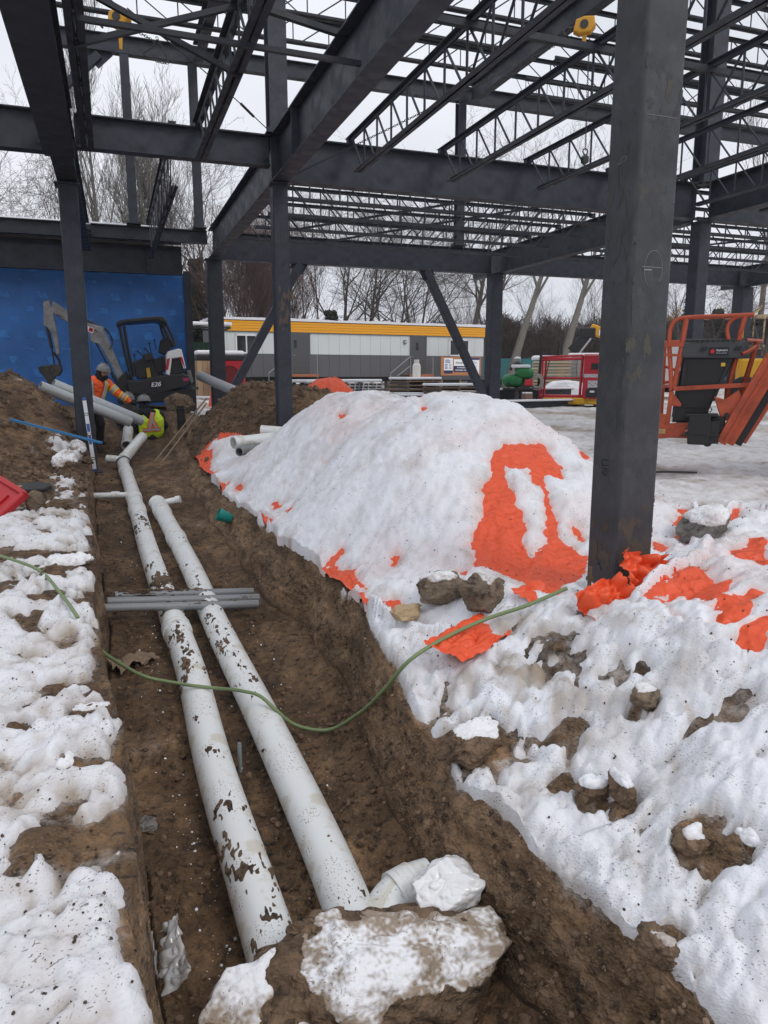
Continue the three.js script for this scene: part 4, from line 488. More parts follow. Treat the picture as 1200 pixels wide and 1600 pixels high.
// loose crumbs (nobody could count them)
function crumbs(name, label, n, where, mat, size, seed) { const g = clodGeo(1, .75, .9, seed, 2, 2.4, 1.4, 14).toNonIndexed().deleteAttribute('flow'), _n = g.computeVertexNormals(), m = new THREE.InstancedMesh(g, mat, n), r = rng(seed * 100 | 0), d = new THREE.Object3D(); for (let i = 0; i < n; i++) { const [c, y, s] = where(r), k = size[0] + (size[1] - size[0]) * Math.pow(r(), 3.5); d.position.copy(V(c, y + k * .3, s)); d.scale.set(k, k * (.6 + .5 * r()), k); d.rotation.set(r() * 6, r() * 6, r() * 6); d.updateMatrix(); m.setMatrixAt(i, d.matrix); m.setColorAt(i, lin(1, 1, 1).multiplyScalar(.6 + .8 * r())); } shade(m); m.name = numbered(name); m.userData = { kind: 'stuff', label, category: 'soil' }; scene.add(m); }
crumbs('soil_crumbs', 'loose crumbs of soil scattered over the trench floor', 6500, r => { const s = 1.6 + 12 * Math.pow(r(), 1.7), L = edgeL(s), W = edgeR(s) - L, e = r(), c = L + .05 + (W - .2) * (r() < .5 ? e : 1 - e * e * .5); return [c, soilY(c, s, floorY(s)) + .05 * Math.pow(Math.abs(2 * (c - L - .05) / (W - .15) - 1), 4), s]; }, M([.14, .09, .057], .95), [.003, .022], 3.5);
crumbs('wall_crumbs', 'crumbs of soil clinging to the right trench wall', 2000, r => { const s = 1.3 + 9 * Math.pow(r(), 1.5), t = r(), W = edgeR(s), c = W - (.13 + .12 * sst(5, 8, s)) * (1 - t) - .01, y = mix(floorY(s) + .04, landY(W + .03, s) - .03, Math.pow(t, .85)); return [c, y, s]; }, M([.2, .135, .088], .95), [.002, .014], 6.5);
crumbs('mound_clods', 'clods of soil strewn over the bare dirt mounds', 5000, r => { const q = r(), [c0, s0, rc, rs] = q < .35 ? MOUNDS[2] : q < .5 ? MOUNDS[3] : q < .85 ? LMOUNDS[0] : [-1.2, 10.5, .9, 1.6], a = r() * 6.283, e = Math.sqrt(r()), c = c0 + rc * e * Math.cos(a), s = s0 + rs * e * Math.sin(a), L = edgeL(s), W = edgeR(s); if (c > L && c < W) return [c, -5, s]; return [c, soilY(c, s, landY(c, s)), s]; }, M([.13, .086, .056], .95), [.008, .06], 4.5);
crumbs('snow_crumbs', 'bits of snow fallen onto the trench floor', 700, r => { const s = 1.7 + 9 * r() * r(), L = edgeL(s), W = edgeR(s) - L, c = L + .06 + (W - .2) * (r() < .6 ? r() * .25 : r()); return [c, soilY(c, s, floorY(s)) + .01, s]; }, M([.8, .81, .84], .9), [.002, .009], 5.5);
crumbs('dirt_specks', 'dark specks of dirt strewn over the snow', 5500, r => { const left = r() < .4, s = (left ? 1.3 : 1.2) + 8 * Math.pow(r(), 1.6), c = left ? edgeL(s) - .9 * r() : edgeR(s) + (2.2 + .3 * s) * r(); const [tp, td] = c > 1.2 ? tarpLift(c, s) : [0, -1]; const y = soilY(c, s, landY(c, s)); let top = y; if (tp) top = Math.max(y + .012, y * .35 + .65 * landY(c, s) + foldY(c, s, tp) + .03); return [c, top + Math.max(0, snowT(c, s, td > 0 ? tp : 0, td)), s]; }, M([.07, .048, .034], .95), [.0012, .0065], 7.5);
// ---------- blue wrapped wall, trailer, yard stock and fences ----------
function print(w, h, draw, rough = .6, px = 256) { const c = document.createElement('canvas'); c.width = px; c.height = Math.max(16, Math.round(px * h / w)); const x = c.getContext('2d'); draw(x, c.width, c.height); const t = new THREE.CanvasTexture(c); t.colorSpace = THREE.SRGBColorSpace; return new THREE.MeshStandardMaterial({ map: t, roughness: rough }); }
const plate = (w, h, x, y, z, d = .006) => new THREE.BoxGeometry(w, h, d).translate(x, y, z);
const white = M([.74, .75, .76], .5), black = M([.014, .014, .016], .5), rubber = M([.018, .018, .019], .9), glassDark = M([.02, .022, .026], .08), wood = M([.4, .28, .17], .8), woodD = M([.26, .17, .1], .85), galv = M([.3, .31, .33], .45, { metalness: .4 });
{
  const gB = tfbm(5, 101, 4), wrapMap = dtex(512, (x, y) => { const q = (x * 6 + y * 2) % 1, r = (y * 4 + (Math.floor(x * 6 + y * 2) % 2) * .5) % 1, st = (q > .25 && q < .75 && r > .2 && r < .5 ? .5 : 0) * sst(.3, .65, gB(x * 3 % 1, y * 5 % 1)), k = .46 + .42 * gB(x, y); return [k + st, k + st * .7, k + st * .5]; }); function tnoiseW(x, y) { return gB(x * 2 % 1, y * .5 % 1); }
  const wrap = M([.032, .21, .66], .5, { map: again(wrapMap, .35), bumpMap: again(wrapMap, .35), bumpScale: .02 });
  const t = thing('wrapped_wall', 'tall wall wrapped in blue sheeting behind the small excavator', 'wall', V(-6, .35, 23.05));
  for (let i = 0; i < 6; i++) { const w = 2.72, g = new THREE.PlaneGeometry(w, 4.2, 40, 30), p = g.attributes.position; for (let k = 0; k < p.count; k++) { const X = p.getX(k) + i * w, Y = p.getY(k); p.setZ(k, .02 * n2(X * 1.3, Y * .5 + i) + .012 * n2(X * 4, Y * 1.2) + (i % 2) * .006); } g.computeVertexNormals(); part('wrap_sheet', metric(g.translate(-6.78 + w / 2 - 1.4 + i * w, 2.1, .06)), wrap, t); }
  part('sheathing', box(16.3, 4.35, .14, -.02, 2.17, -.03), woodD, t); part('wrap_return', box(.03, 4.1, .5, 8.14, 2.05, -.15), wrap, t);
  for (let i = 0; i < 5; i++) part('lap_tape', box(.07, 4.1, .004, -5.46 + i * 2.72, 2.05, .09), M([.04, .19, .52], .4), t);
}
{ // site office trailer, local x along its side, z towards the viewer
  const t = thing('office_trailer', 'long grey site office trailer with a yellow fascia and snowy roof', 'office trailer', V(4.93, 0, 38.05), 4.7 * R), Ln = 15.8, lg = M([.6, .64, .64], .5), dg = M([.1, .1, .108], .6), yl = M([.8, .36, .012], .5), dk = M([.075, .077, .083], .55);
  for (let i = 0; i < 26; i++) { const w = Ln / 26; part('wall_panel', rbox(w - .006, 1.09, .04, .008, (i + .5) * w, 3.27, 0, 1), lg, t); part('lower_panel', rbox(w - .006, 1.16, .04, .008, (i + .5) * w, 2.13, .004, 1), dg, t); }
  part('wall_core', box(Ln - .02, 2.75, 2.9, Ln / 2, 2.95, -1.48), dg, t); part('side_wall', box(.03, 2.3, 2.9, Ln, 2.7, -1.48), lg, t);
  for (let j = 0; j < 4; j++) part('fascia_board', rbox(Ln + .1, .128, .05, .02, Ln / 2, 3.9 + j * .133, .05, 1), yl, t);
  part('drip_edge', box(Ln + .1, .03, .06, Ln / 2, 3.822, .05), dk, t);
  const sn = new THREE.BoxGeometry(Ln + .2, .13, 3.2, 120, 1, 6), p = sn.attributes.position; for (let k = 0; k < p.count; k++) if (p.getY(k) > 0) p.setY(k, p.getY(k) + .05 * n2(p.getX(k) * .9, p.getZ(k)) + .02 * n2(p.getX(k) * 4, 3)); sn.computeVertexNormals(); part('roof_snow', sn.translate(Ln / 2, 4.46, -1.48), snowPlain(), t);
  for (const [x0, x1, sash] of [[1.03, 2.16, .0], [13.45, 14.8, 0]]) { const w = x1 - x0, f = part('window', [box(w, .08, .07, (x0 + x1) / 2, 3.65, .03), box(w, .08, .07, (x0 + x1) / 2, 2.76, .03), box(.08, .97, .07, x0 + .04, 3.205, .03), box(.08, .97, .07, x1 - .04, 3.205, .03), box(.06, .97, .06, (x0 + x1) / 2, 3.205, .03)], white, t); part('pane', plate(w / 2 - .1, .8, x0 + w / 4 + .01, 3.2, .028), glassDark, f); part('pane', plate(w / 2 - .1, .8, x1 - w / 4 - .01, 3.2, .03), glassDark, f); }
  for (const x of [3.98, 10.95]) { const d = part('door', [rbox(.96, 2.05, .06, .01, x + .5, 2.74, .03)], dk, t); part('door_frame', [box(.06, 2.12, .08, x, 2.74, .035), box(.06, 2.12, .08, x + 1.0, 2.74, .035), box(1.06, .06, .08, x + .5, 3.82, .035)], M([.11, .11, .118], .5), t); part('vision_pane', plate(.17, .42, x + (x > 5 ? .42 : .2), 3.24, .064), glassDark, d); part('handle', rbox(.12, .04, .06, .012, x + .12, 2.66, .08), galv, d); part('mid_rail', rbox(.9, .02, .01, .004, x + .5, 2.52, .063), dg, d); part('mid_rail', rbox(.9, .02, .01, .004, x + .5, 2.15, .063), dg, d); }
  const l = part('wall_lamp', rbox(.16, .22, .12, .03, 10.6, 3.47, .08), M([.2, .2, .2], .5), t); part('lens', rbox(.1, .1, .02, .01, 10.6, 3.47, .145), M([.5, .5, .45], .3), l);
  part('chassis', [box(Ln, .24, .12, Ln / 2, 1.42, -.3), box(Ln, .24, .12, Ln / 2, 1.42, -2.5)], black, t);
  for (const x of [3.9, 4.85]) { const w = part('wheel', new THREE.TorusGeometry(.27, .1, 10, 24).translate(x, 1.1, -.15), rubber, t); part('rim', new THREE.CylinderGeometry(.2, .2, .1, 16).rotateX(Math.PI / 2).translate(x, 1.1, -.1), M([.25, .25, .26], .5, { metalness: .4 }), w); }
  for (const x of [1.5, 6.6, 8.2, 9.8, 12.4, 14.6]) part('support_block', box(.42, .6, .42, x, 1.0, -.3), M([.18, .17, .165], .9), t);
  for (const [x, s] of [[3.4, 1], [10.2, 1]]) { part('stair_landing', box(1.5, .05, 1.1, x + .9, 1.68, .62), woodD, t); part('stair_landing_edge', box(1.5, .12, .03, x + .9, 1.62, 1.18), M([.35, .12, .06], .8), t); const post = (a, b) => rod(a, b, .022, .022, 8), v = (X, Y, Z) => new THREE.Vector3(X, Y, Z); part('handrail', [post(v(x + .2, .85, 1.15), v(x + .2, 2.65, 1.15)), post(v(x + 1.6, .85, 1.15), v(x + 1.6, 2.65, 1.15)), post(v(x - 1, 1.75, 1.15), v(x + .2, 2.65, 1.15)), post(v(x - 1, .85, 1.15), v(x - 1, 1.75, 1.15)), post(v(x + .2, 2.15, 1.15), v(x - .6, 1.6, 1.15))], galv, t); for (let k = 0; k < 4; k++) part('step', box(.3, .04, .9, x - .1 - k * .28, 1.5 - k * .2, .62), woodD, t); }
  const bd = thing('notice_board', 'plywood notice board with three site signs below the right trailer window', 'notice board', V(4.93, 0, 38.05), 4.7 * R);
  part('plywood_panel', box(2.6, 1.02, .03, 13.55, 2.14, 1.25), M([.45, .2, .09], .75), bd); for (const x of [12.35, 13.55, 14.75]) part('board_post', box(.08, 1.7, .08, x, 1.7, 1.19), woodD, bd); part('deck_edge', box(3.4, .22, .06, 13.6, 1.5, 1.22), M([.08, .08, .085], .8), bd);
  const lines = (x, w, h, n, y0, y1, col) => { x.fillStyle = col; for (let i = 0; i < n; i++) x.fillRect(w * .12, h * (y0 + (y1 - y0) * i / n), w * (.45 + .3 * ((i * 37) % 10) / 10), h * .025); };
  part('sign', plate(.56, .84, 12.72, 2.16, 1.272), print(.56, .84, (x, w, h) => { x.fillStyle = '#e9ecf0'; x.fillRect(0, 0, w, h); lines(x, w, h, 6, .1, .34, '#5a6d92'); x.fillStyle = '#44548a'; for (let i = 0; i < 4; i++) { x.fillRect(w * .1, h * (.4 + i * .09), w * .3, h * .05); x.fillRect(w * .55, h * (.4 + i * .09), w * .3, h * .03); } x.fillStyle = '#232e52'; x.fillRect(0, h * .8, w, h * .2); }), bd);
  part('sign', plate(.98, .7, 13.56, 2.17, 1.272), print(.98, .7, (x, w, h) => { x.fillStyle = '#f2f4f5'; x.fillRect(0, 0, w, h); x.fillStyle = '#555b66'; x.font = `bold ${h * .25}px sans-serif`; x.textAlign = 'center'; x.fillText('PRODIGY', w / 2, h * .38, w * .84); x.fillStyle = '#7c9a3c'; x.fillRect(w * .62, h * .08, w * .06, h * .06); x.fillStyle = '#1e2452'; x.fillRect(0, h * .52, w, h * .48); x.fillStyle = '#fff'; x.font = `bold ${h * .13}px sans-serif`; x.fillText('AUTHORIZED', w / 2, h * .7, w * .8); x.fillText('PERSONNEL ONLY', w / 2, h * .9, w * .86); }), bd);
  part('sign', plate(.64, .9, 14.42, 2.16, 1.272), print(.64, .9, (x, w, h) => { x.fillStyle = '#eef1f5'; x.fillRect(0, 0, w, h); x.fillStyle = '#2b3566'; x.fillRect(0, 0, w, h * .13); lines(x, w, h, 7, .2, .72, '#7a88ac'); x.fillStyle = '#9fb0d8'; x.fillRect(w * .25, h * .76, w * .5, h * .14); }), bd);
}
// left of the trailer
{ const g = thing('green_container', 'dark green shipping container between the blue wall and the heater', 'container', V(3.3, .45, 35.8)); const gm = M([.02, .065, .03], .6); part('end_wall', box(3.2, 2.7, 2.4, .2, 1.35, -1.2), gm, g); for (let i = 0; i < 14; i++) part('corrugation', rbox(.12, 2.6, .06, .02, -1.3 + i * .23, 1.33, .02, 1), gm, g);
  const r = thing('shelter_roof', 'dark flat shelter roof edged with snow above the green container', 'roof', V(3.9, 3.75, 35.3)); part('roof_frame', [box(2.6, .07, .07, 0, 0, .9), box(2.6, .07, .07, 0, 0, -.9), bar(new THREE.Vector3(-1.3, -.1, .9), new THREE.Vector3(1.3, .25, .9), .05, .05), box(.07, .07, 1.8, -1.27, 0, 0), box(.07, .07, 1.8, 1.27, 0, 0), ...[-.8, -.3, .2, .7].map(x => box(.04, .04, 1.8, x, .02, 0))], black, r); part('snow', rbox(2.7, .16, 2, .06, 0, .16, 0), snowPlain(), r);
  const h = thing('heater', 'red construction heater with a big round fan beside the dark column', 'heater', V(4.55, .8, 30.6), -.1), rd = M([.45, .01, .02], .45); part('cabinet', rbox(1.1, 1.4, .9, .04, 0, .72, 0), rd, h); part('fan_ring', new THREE.TorusGeometry(.36, .03, 8, 30).translate(-.05, .85, .46), M([.2, .006, .01], .5), h); part('fan_grille', [new THREE.CylinderGeometry(.34, .34, .02, 28).rotateX(Math.PI / 2).translate(-.05, .85, .45)], M([.12, .004, .008], .5), h); for (const q of [.12, .2, .28]) part('grille_wire', new THREE.TorusGeometry(q, .008, 5, 26).translate(-.05, .85, .468), M([.3, .01, .015], .4), h); part('top_cover', rbox(1.3, .22, 1.0, .06, 0, 1.52, 0), black, h); part('snow', [rbox(.8, .1, .8, .05, -.15, 1.67, 0), new THREE.CapsuleGeometry(.1, .8, 4, 10).rotateZ(Math.PI / 2).translate(.05, 1.7, .35)], snowPlain(), h); part('base_panel', box(1.1, .05, .03, 0, .4, .46), M([.15, .004, .008], .5), h);
  const c = thing('wooden_crate', 'plywood crate with snow on it left of the red heater', 'crate', V(3.75, .75, 31.9)); for (let i = 0; i < 4; i++) part('board', rbox(.21, 1.45, .04, .008, -.33 + i * .22, .75, .42, 1), i % 2 ? wood : M([.46, .33, .2], .8), c); part('crate_core', box(.88, 1.45, .8, 0, .75, 0), woodD, c); part('dark_cover', rbox(1.0, .25, .95, .06, .05, 1.6, 0), black, c); part('snow', rbox(.9, .2, .85, .09, 0, 1.8, 0), snowPlain(), c);
  const k = thing('orange_cone', 'small orange safety cone by the foot of the dark column', 'safety cone', V(3.3, .5, 26.8)); part('cone', lathe([[.2, 0], [.2, .03], [.15, .05], [.04, .62], [.0, .63]], 16), M([.72, .1, .04], .6), k); part('base_pad', rbox(.42, .04, .42, .015, 0, .02, 0), M([.5, .08, .03], .6), k);
}
// stock on the yard in front of the trailer
{ const st = thing('joist_bundle', 'snow topped bundle of dark steel deck sheets lying before the trailer', 'steel bundle', V(7.5, .75, 25.6), .62); for (let i = 0; i < 5; i++) part('deck_sheet', rbox(4.4, .06, 1.1, .015, 0, .1 + i * .11, 0, 1), black, st); for (let i = 0; i < 30; i++) part('web_bar', bar(new THREE.Vector3(-2.1 + i * .14, .08, .56), new THREE.Vector3(-2.0 + i * .14 + (i % 2 ? .06 : -.06), .58, .57), .022, .022), i % 3 ? galv : white, st); part('snow', rbox(4.4, .1, 1.15, .045, 0, .68, 0), snowPlain(), st);
  const o = thing('orange_tarpaulin', 'orange tarpaulin draped over a heap behind the brown dirt mound', 'tarpaulin', V(5.0, .78, 17.6)); { const g = new THREE.PlaneGeometry(2.4, 2.2, 70, 60).rotateX(-Math.PI / 2), p = g.attributes.position; for (let i = 0; i < p.count; i++) { const x = p.getX(i), z = p.getZ(i), r = Math.hypot(x / 1.2, z / 1.1); p.setY(i, .78 * sst(1.15, .05, r) + .06 * n2(Math.atan2(z, x) * 4, r * 1.2) + .03 * n2(x * 4, z * 4)); } g.computeVertexNormals(); part('sheet', g, tarpMat, o); }
  const P = thing('pallet', 'stack of snow covered pallets carrying a white gas bottle', 'pallet stack', V(11.3, .78, 27.2), .35); for (let j = 0; j < 4; j++) { for (let i = 0; i < 5; i++) part('deck_board', box(1.9, .03, .16, 0, .13 + j * .16, -.44 + i * .22), woodD, P); for (const x of [-.85, 0, .85]) part('stringer', box(.09, .1, 1.05, x, .065 + j * .16, 0), M([.12, .1, .09], .9), P); } part('snow', rbox(1.95, .1, 1.05, .045, 0, .73, 0), snowPlain(), P);
  const P2 = copy(P, V(12.1, .55, 25.6), .2, 'lower stack of snow covered pallets right of the one with the gas bottle');
  const gt = thing('gas_bottle', 'white propane bottle standing on the snowy pallets in front of the trailer', 'gas bottle', V(11.35, 1.55, 27.2)); part('bottle', lathe([[0, 0], [.14, 0], [.15, .03], [.16, .1], [.16, .42], [.13, .52], [.06, .56], [0, .56]], 20), M([.72, .7, .64], .5), gt); part('collar', new THREE.CylinderGeometry(.1, .1, .13, 16, 1, true).translate(0, .62, 0), M([.7, .68, .62], .5, { side: THREE.DoubleSide }), gt); part('valve', new THREE.CylinderGeometry(.03, .03, .1, 8).translate(0, .6, 0), galv, gt);
  const bm = (label, a, b, w, h) => { const o2 = thing('stacked_beam', label, 'steel beam', a.clone().add(b).multiplyScalar(.5), Math.atan2(b.x - a.x, b.z - a.z)), L = a.distanceTo(b); part('section', iGeo(L, h, w), steel, o2); part('snow', rbox(w * .98, .07, L, .03, 0, h / 2 + .03, 0), snowPlain(), o2); };
  bm('snow covered steel beam lying on the yard left of the mound top', V(8.9, .72, 24.6), V(13, .74, 23.9), .3, .34); bm('second snow covered steel beam lying in front of the pallets', V(10, .75, 26.2), V(13.8, .78, 25.6), .28, .3); bm('long dark beam with snow behind the mound, beneath the green machine', V(12.6, .9, 24.1), V(17.5, .9, 25.6), .3, .36); bm('dark beam with snow lying lowest, right behind the mound top', V(12.4, .56, 22.6), V(15.9, .56, 23.2), .3, .3);
  for (const [c, s, l] of [[9.2, 29, 'left one of two white bags standing in front of the trailer'], [9.8, 28.8, 'right one of two white bags standing in front of the trailer']]) { const b = clodGeo(.2, .28, .18, c, 14, 2.4, .6); single('sand_bag', b, M([.6, .6, .58], .8), l, 'bag').position.copy(V(c, 1.1, s)); }
  const cur = thing('concrete_barrier', 'low concrete barrier with snow in front of the red scissor lift', 'concrete barrier', V(15.9, .3, 24.0), .3); part('barrier', rbox(2.6, .34, .4, .05, 0, .17, 0), M([.34, .31, .27], .9, { map: soilMap }), cur); part('snow', rbox(2.2, .07, .36, .03, -.2, .36, 0), snowPlain(), cur);
  const bk = thing('wood_block', 'short block of timber on the beams behind the mound', 'timber block', V(14.0, .78, 23.2)); part('timber', rbox(.3, .2, .3, .02, 0, .1, 0), M([.2, .12, .09], .8), bk); part('snow', rbox(.28, .05, .28, .02, 0, .22, 0), snowPlain(), bk);
}
{ // teal hoarding
  const a = V(20.5, .9, 45), b = V(46, 1.0, 32), n = 11, t = thing('hoarding', 'teal covered site hoarding with a dark foot behind the scissor lift', 'fence', a), d = b.clone().sub(a), tm = M([.035, .17, .18], .7), yaw = Math.atan2(-d.z, d.x); t.rotation.y = yaw; const W = d.length() / n;
  for (let i = 0; i < n; i++) { const g = new THREE.PlaneGeometry(W - .05, 1.35, 24, 6), p = g.attributes.position; for (let k = 0; k < p.count; k++) p.setZ(k, .05 * n2(p.getX(k) * 2 + i * 9, p.getY(k))); g.computeVertexNormals(); part('screen_panel', g.translate((i + .5) * W, 1.15, 0), M([.035, .17, .18].map(q => q * (.85 + .3 * ((i * 7) % 5) / 5)), .7, { side: THREE.DoubleSide }), t); part('foot_panel', box(W - .05, .55, .04, (i + .5) * W, .2, 0), rubber, t); part('fence_post', rod(new THREE.Vector3(i * W, -.2, -.04), new THREE.Vector3(i * W, 2, -.04), .03, .03, 8), galv, t); }
}
{ // things beyond and beside the scissor lift
  const g = thing('green_tank_machine', 'green compressor tanks with snow on top, left of the red scissor lift', 'compressor', V(14.1, 1.08, 24.1), -.55), gm = M([.01, .15, .04], .35); part('tank', new THREE.CapsuleGeometry(.24, .35, 6, 18).rotateZ(Math.PI / 2).translate(-.15, .35, 0), gm, g); part('tank', new THREE.CapsuleGeometry(.22, .25, 6, 18).rotateZ(Math.PI / 2).translate(.25, .62, .05), gm, g); part('red_motor', rbox(.3, .24, .3, .04, .42, .28, .1), M([.5, .02, .03], .5), g); part('frame', [box(1.1, .08, .5, .05, .04, 0), box(.06, .3, .06, -.3, .15, .2), box(.06, .3, .06, .4, .15, .2)], black, g); part('hose_reel', [new THREE.TorusGeometry(.26, .05, 8, 20).scale(.8, 1, 1).translate(.72, .3, .1), new THREE.TorusGeometry(.2, .04, 8, 20).scale(.8, 1, 1).translate(.72, .3, .15)], M([.28, .27, .24], .8), g); part('snow', rbox(.7, .12, .45, .05, .12, .87, 0), snowPlain(), g); part('exhaust_cover', new THREE.TorusGeometry(.25, .05, 8, 14, Math.PI).translate(0, .72, .05), black, g);
  const p = thing('vent_post', 'grey post with a snow cap beside the green compressor', 'post', V(14.2, .6, 24.3)); part('post', new THREE.CylinderGeometry(.09, .09, 1.55, 14).translate(0, .78, 0), M([.12, .12, .13], .6), p); part('cap', new THREE.CylinderGeometry(.14, .12, .1, 16).translate(0, 1.58, 0), M([.3, .3, .31], .6), p); part('snow_cap', new THREE.SphereGeometry(.13, 14, 8, 0, 6.3, 0, 1.6).scale(1, .6, 1).translate(0, 1.63, 0), snowPlain(), p);
  const lp = thing('lumber_pile', 'pile of pale lumber on pallets with snow, seen through the lift railing', 'lumber pile', V(19.2, 1.0, 29.8), -.5); for (let j = 0; j < 9; j++) part('plank_layer', box(1.7, .09, 1.2, .02 * (j % 3), .1 + j * .14, 0), j % 2 ? wood : M([.48, .38, .25], .8), lp); part('snow', rbox(1.75, .2, 1.25, .08, 0, 1.42, 0), snowPlain(), lp);
  const bp = thing('block_pallet', 'pallet of grey concrete blocks with snow behind the lift railing', 'block pallet', V(21.6, .9, 30.2), -.5); for (let j = 0; j < 5; j++) for (let i = 0; i < 5; i++) part('block', rbox(.38, .19, .5, .012, -.8 + i * .4, .75 + j * .2, 0, 1), M([.3, .3, .29].map(q => q * (.85 + .06 * ((i * 3 + j * 5) % 5))), .9), bp); part('pallet', box(2.1, .6, .9, 0, .33, -.1), M([.2, .17, .13], .9), bp); part('snow', rbox(2, .12, .6, .05, 0, 1.72, 0), snowPlain(), bp);
  const ts = thing('covered_heap', 'heap under a white and red printed sheet behind the lift railing', 'covered heap', V(18.6, .5, 27.5), -.5); part('sheet', clodGeo(1.1, .6, .6, 77, 20, 2.3, .7).translate(0, .3, 0), snowPlain(), ts); part('dark_bag', clodGeo(.5, .6, .5, 78, 16, 2.6, .5).translate(1.1, .45, .1), rubber, ts);
  const th = thing('telehandler', 'black and yellow telehandler boom end rising behind the red scissor lift', 'telehandler', V(21.6, .9, 31.2), -.6), tel = M([.7, .34, .015], .45); part('boom_tip', orient(rbox(.42, .5, 2.2, .05), new THREE.Vector3(.55, 2.95, 0), new THREE.Vector3(2.6, 2.25, 0)), tel, th); part('quick_hitch', [orient(rbox(.4, .45, 1.3, .05), new THREE.Vector3(.55, 2.85, .05), new THREE.Vector3(-.3, 1.9, .05)), rbox(.75, .5, .5, .06, .42, 2.75, .03)], black, th); part('fork_carriage', [box(.06, 1.1, 1.1, -.75, 2.0, 0), box(.06, .08, 1.1, -.95, 2.25, 0), box(.5, .08, .1, -.5, 1.55, .3), box(.06, .9, .06, -.95, 2.0, .4), box(.06, .9, .06, -.95, 2.0, -.4)], black, th); part('cylinder', rod(new THREE.Vector3(-.05, 1.6, .28), new THREE.Vector3(.6, 2.5, .28), .05), M([.5, .5, .52], .25, { metalness: .8 }), th); part('cab_light_post', rbox(.3, 1.0, .3, .04, .1, 1.0, .2), tel, th); part('chassis', rbox(4, 1.0, 1.8, .15, 2.8, .9, -.4), tel, th); for (const x of [1.2, 4.2]) part('wheel', new THREE.TorusGeometry(.42, .2, 10, 22).translate(x, .55, .6), rubber, th); part('sticker', plate(.2, .25, 1.05, 2.75, .232), white, th);
  const tm = thing('timber_frame_house', 'pale timber framed house under construction at the far right', 'house frame', V(47, .9, 48), -.75), pw = M([.62, .46, .27], .8); part('floor_band', [box(9, .35, 5, 0, 2.9, 0), box(9, .3, 5, 0, 5.2, 0)], pw, tm); for (let i = 0; i < 13; i++) part('stud', box(.12, 5, .12, -4.4 + i * .73, 2.6, 2.45), i % 3 ? pw : wood, tm); for (const [x, y] of [[-3, 4], [-.6, 4], [2.2, 4], [-2, 1.6], [1.4, 1.6]]) part('window_opening', box(1.2, 1.1, .1, x, y, 2.3), glassDark, tm); part('sheathing', box(9, 5, .1, 0, 2.6, -2), M([.35, .26, .17], .8), tm); part('rafter', [...Array(6)].map((_, i) => bar(new THREE.Vector3(-4 + i * 1.5, 5.3, 2.5), new THREE.Vector3(-3.2 + i * 1.5, 6.2, 0), .1, .16)), pw, tm);
  const ym = thing('yellow_loader', 'yellow machine partly hidden behind the boom at the right edge', 'loader', V(21.9, .55, 20.2), -.7), yy = M([.72, .38, .01], .5); part('body', rbox(2.2, 1.1, 1.4, .12, .2, 1.1, 0), yy, ym); part('cab', rbox(1.1, 1.1, 1.2, .1, .6, 2.1, 0), black, ym); part('post', rbox(.1, 1.4, .1, .03, -.9, 2.0, .5), yy, ym); for (const x of [-.7, 1.1]) part('wheel', new THREE.TorusGeometry(.36, .18, 10, 20).translate(x, .5, .75), rubber, ym);
  const wt = thing('utility_trailer', 'pale grey utility trailer seen between the big column and the lift basket', 'trailer', V(24.5, .55, 28.4), -.7); part('box_body', rbox(4, 1.9, 2, .08, 0, 1.5, 0), M([.55, .56, .56], .5), wt); part('snow', rbox(3.9, .12, 1.9, .05, 0, 2.5, 0), snowPlain(), wt); part('wheel', new THREE.TorusGeometry(.28, .12, 10, 20).translate(-.5, .35, 1), rubber, wt); part('fender', rbox(.9, .1, .3, .03, -.5, .75, 1), galv, wt);
}
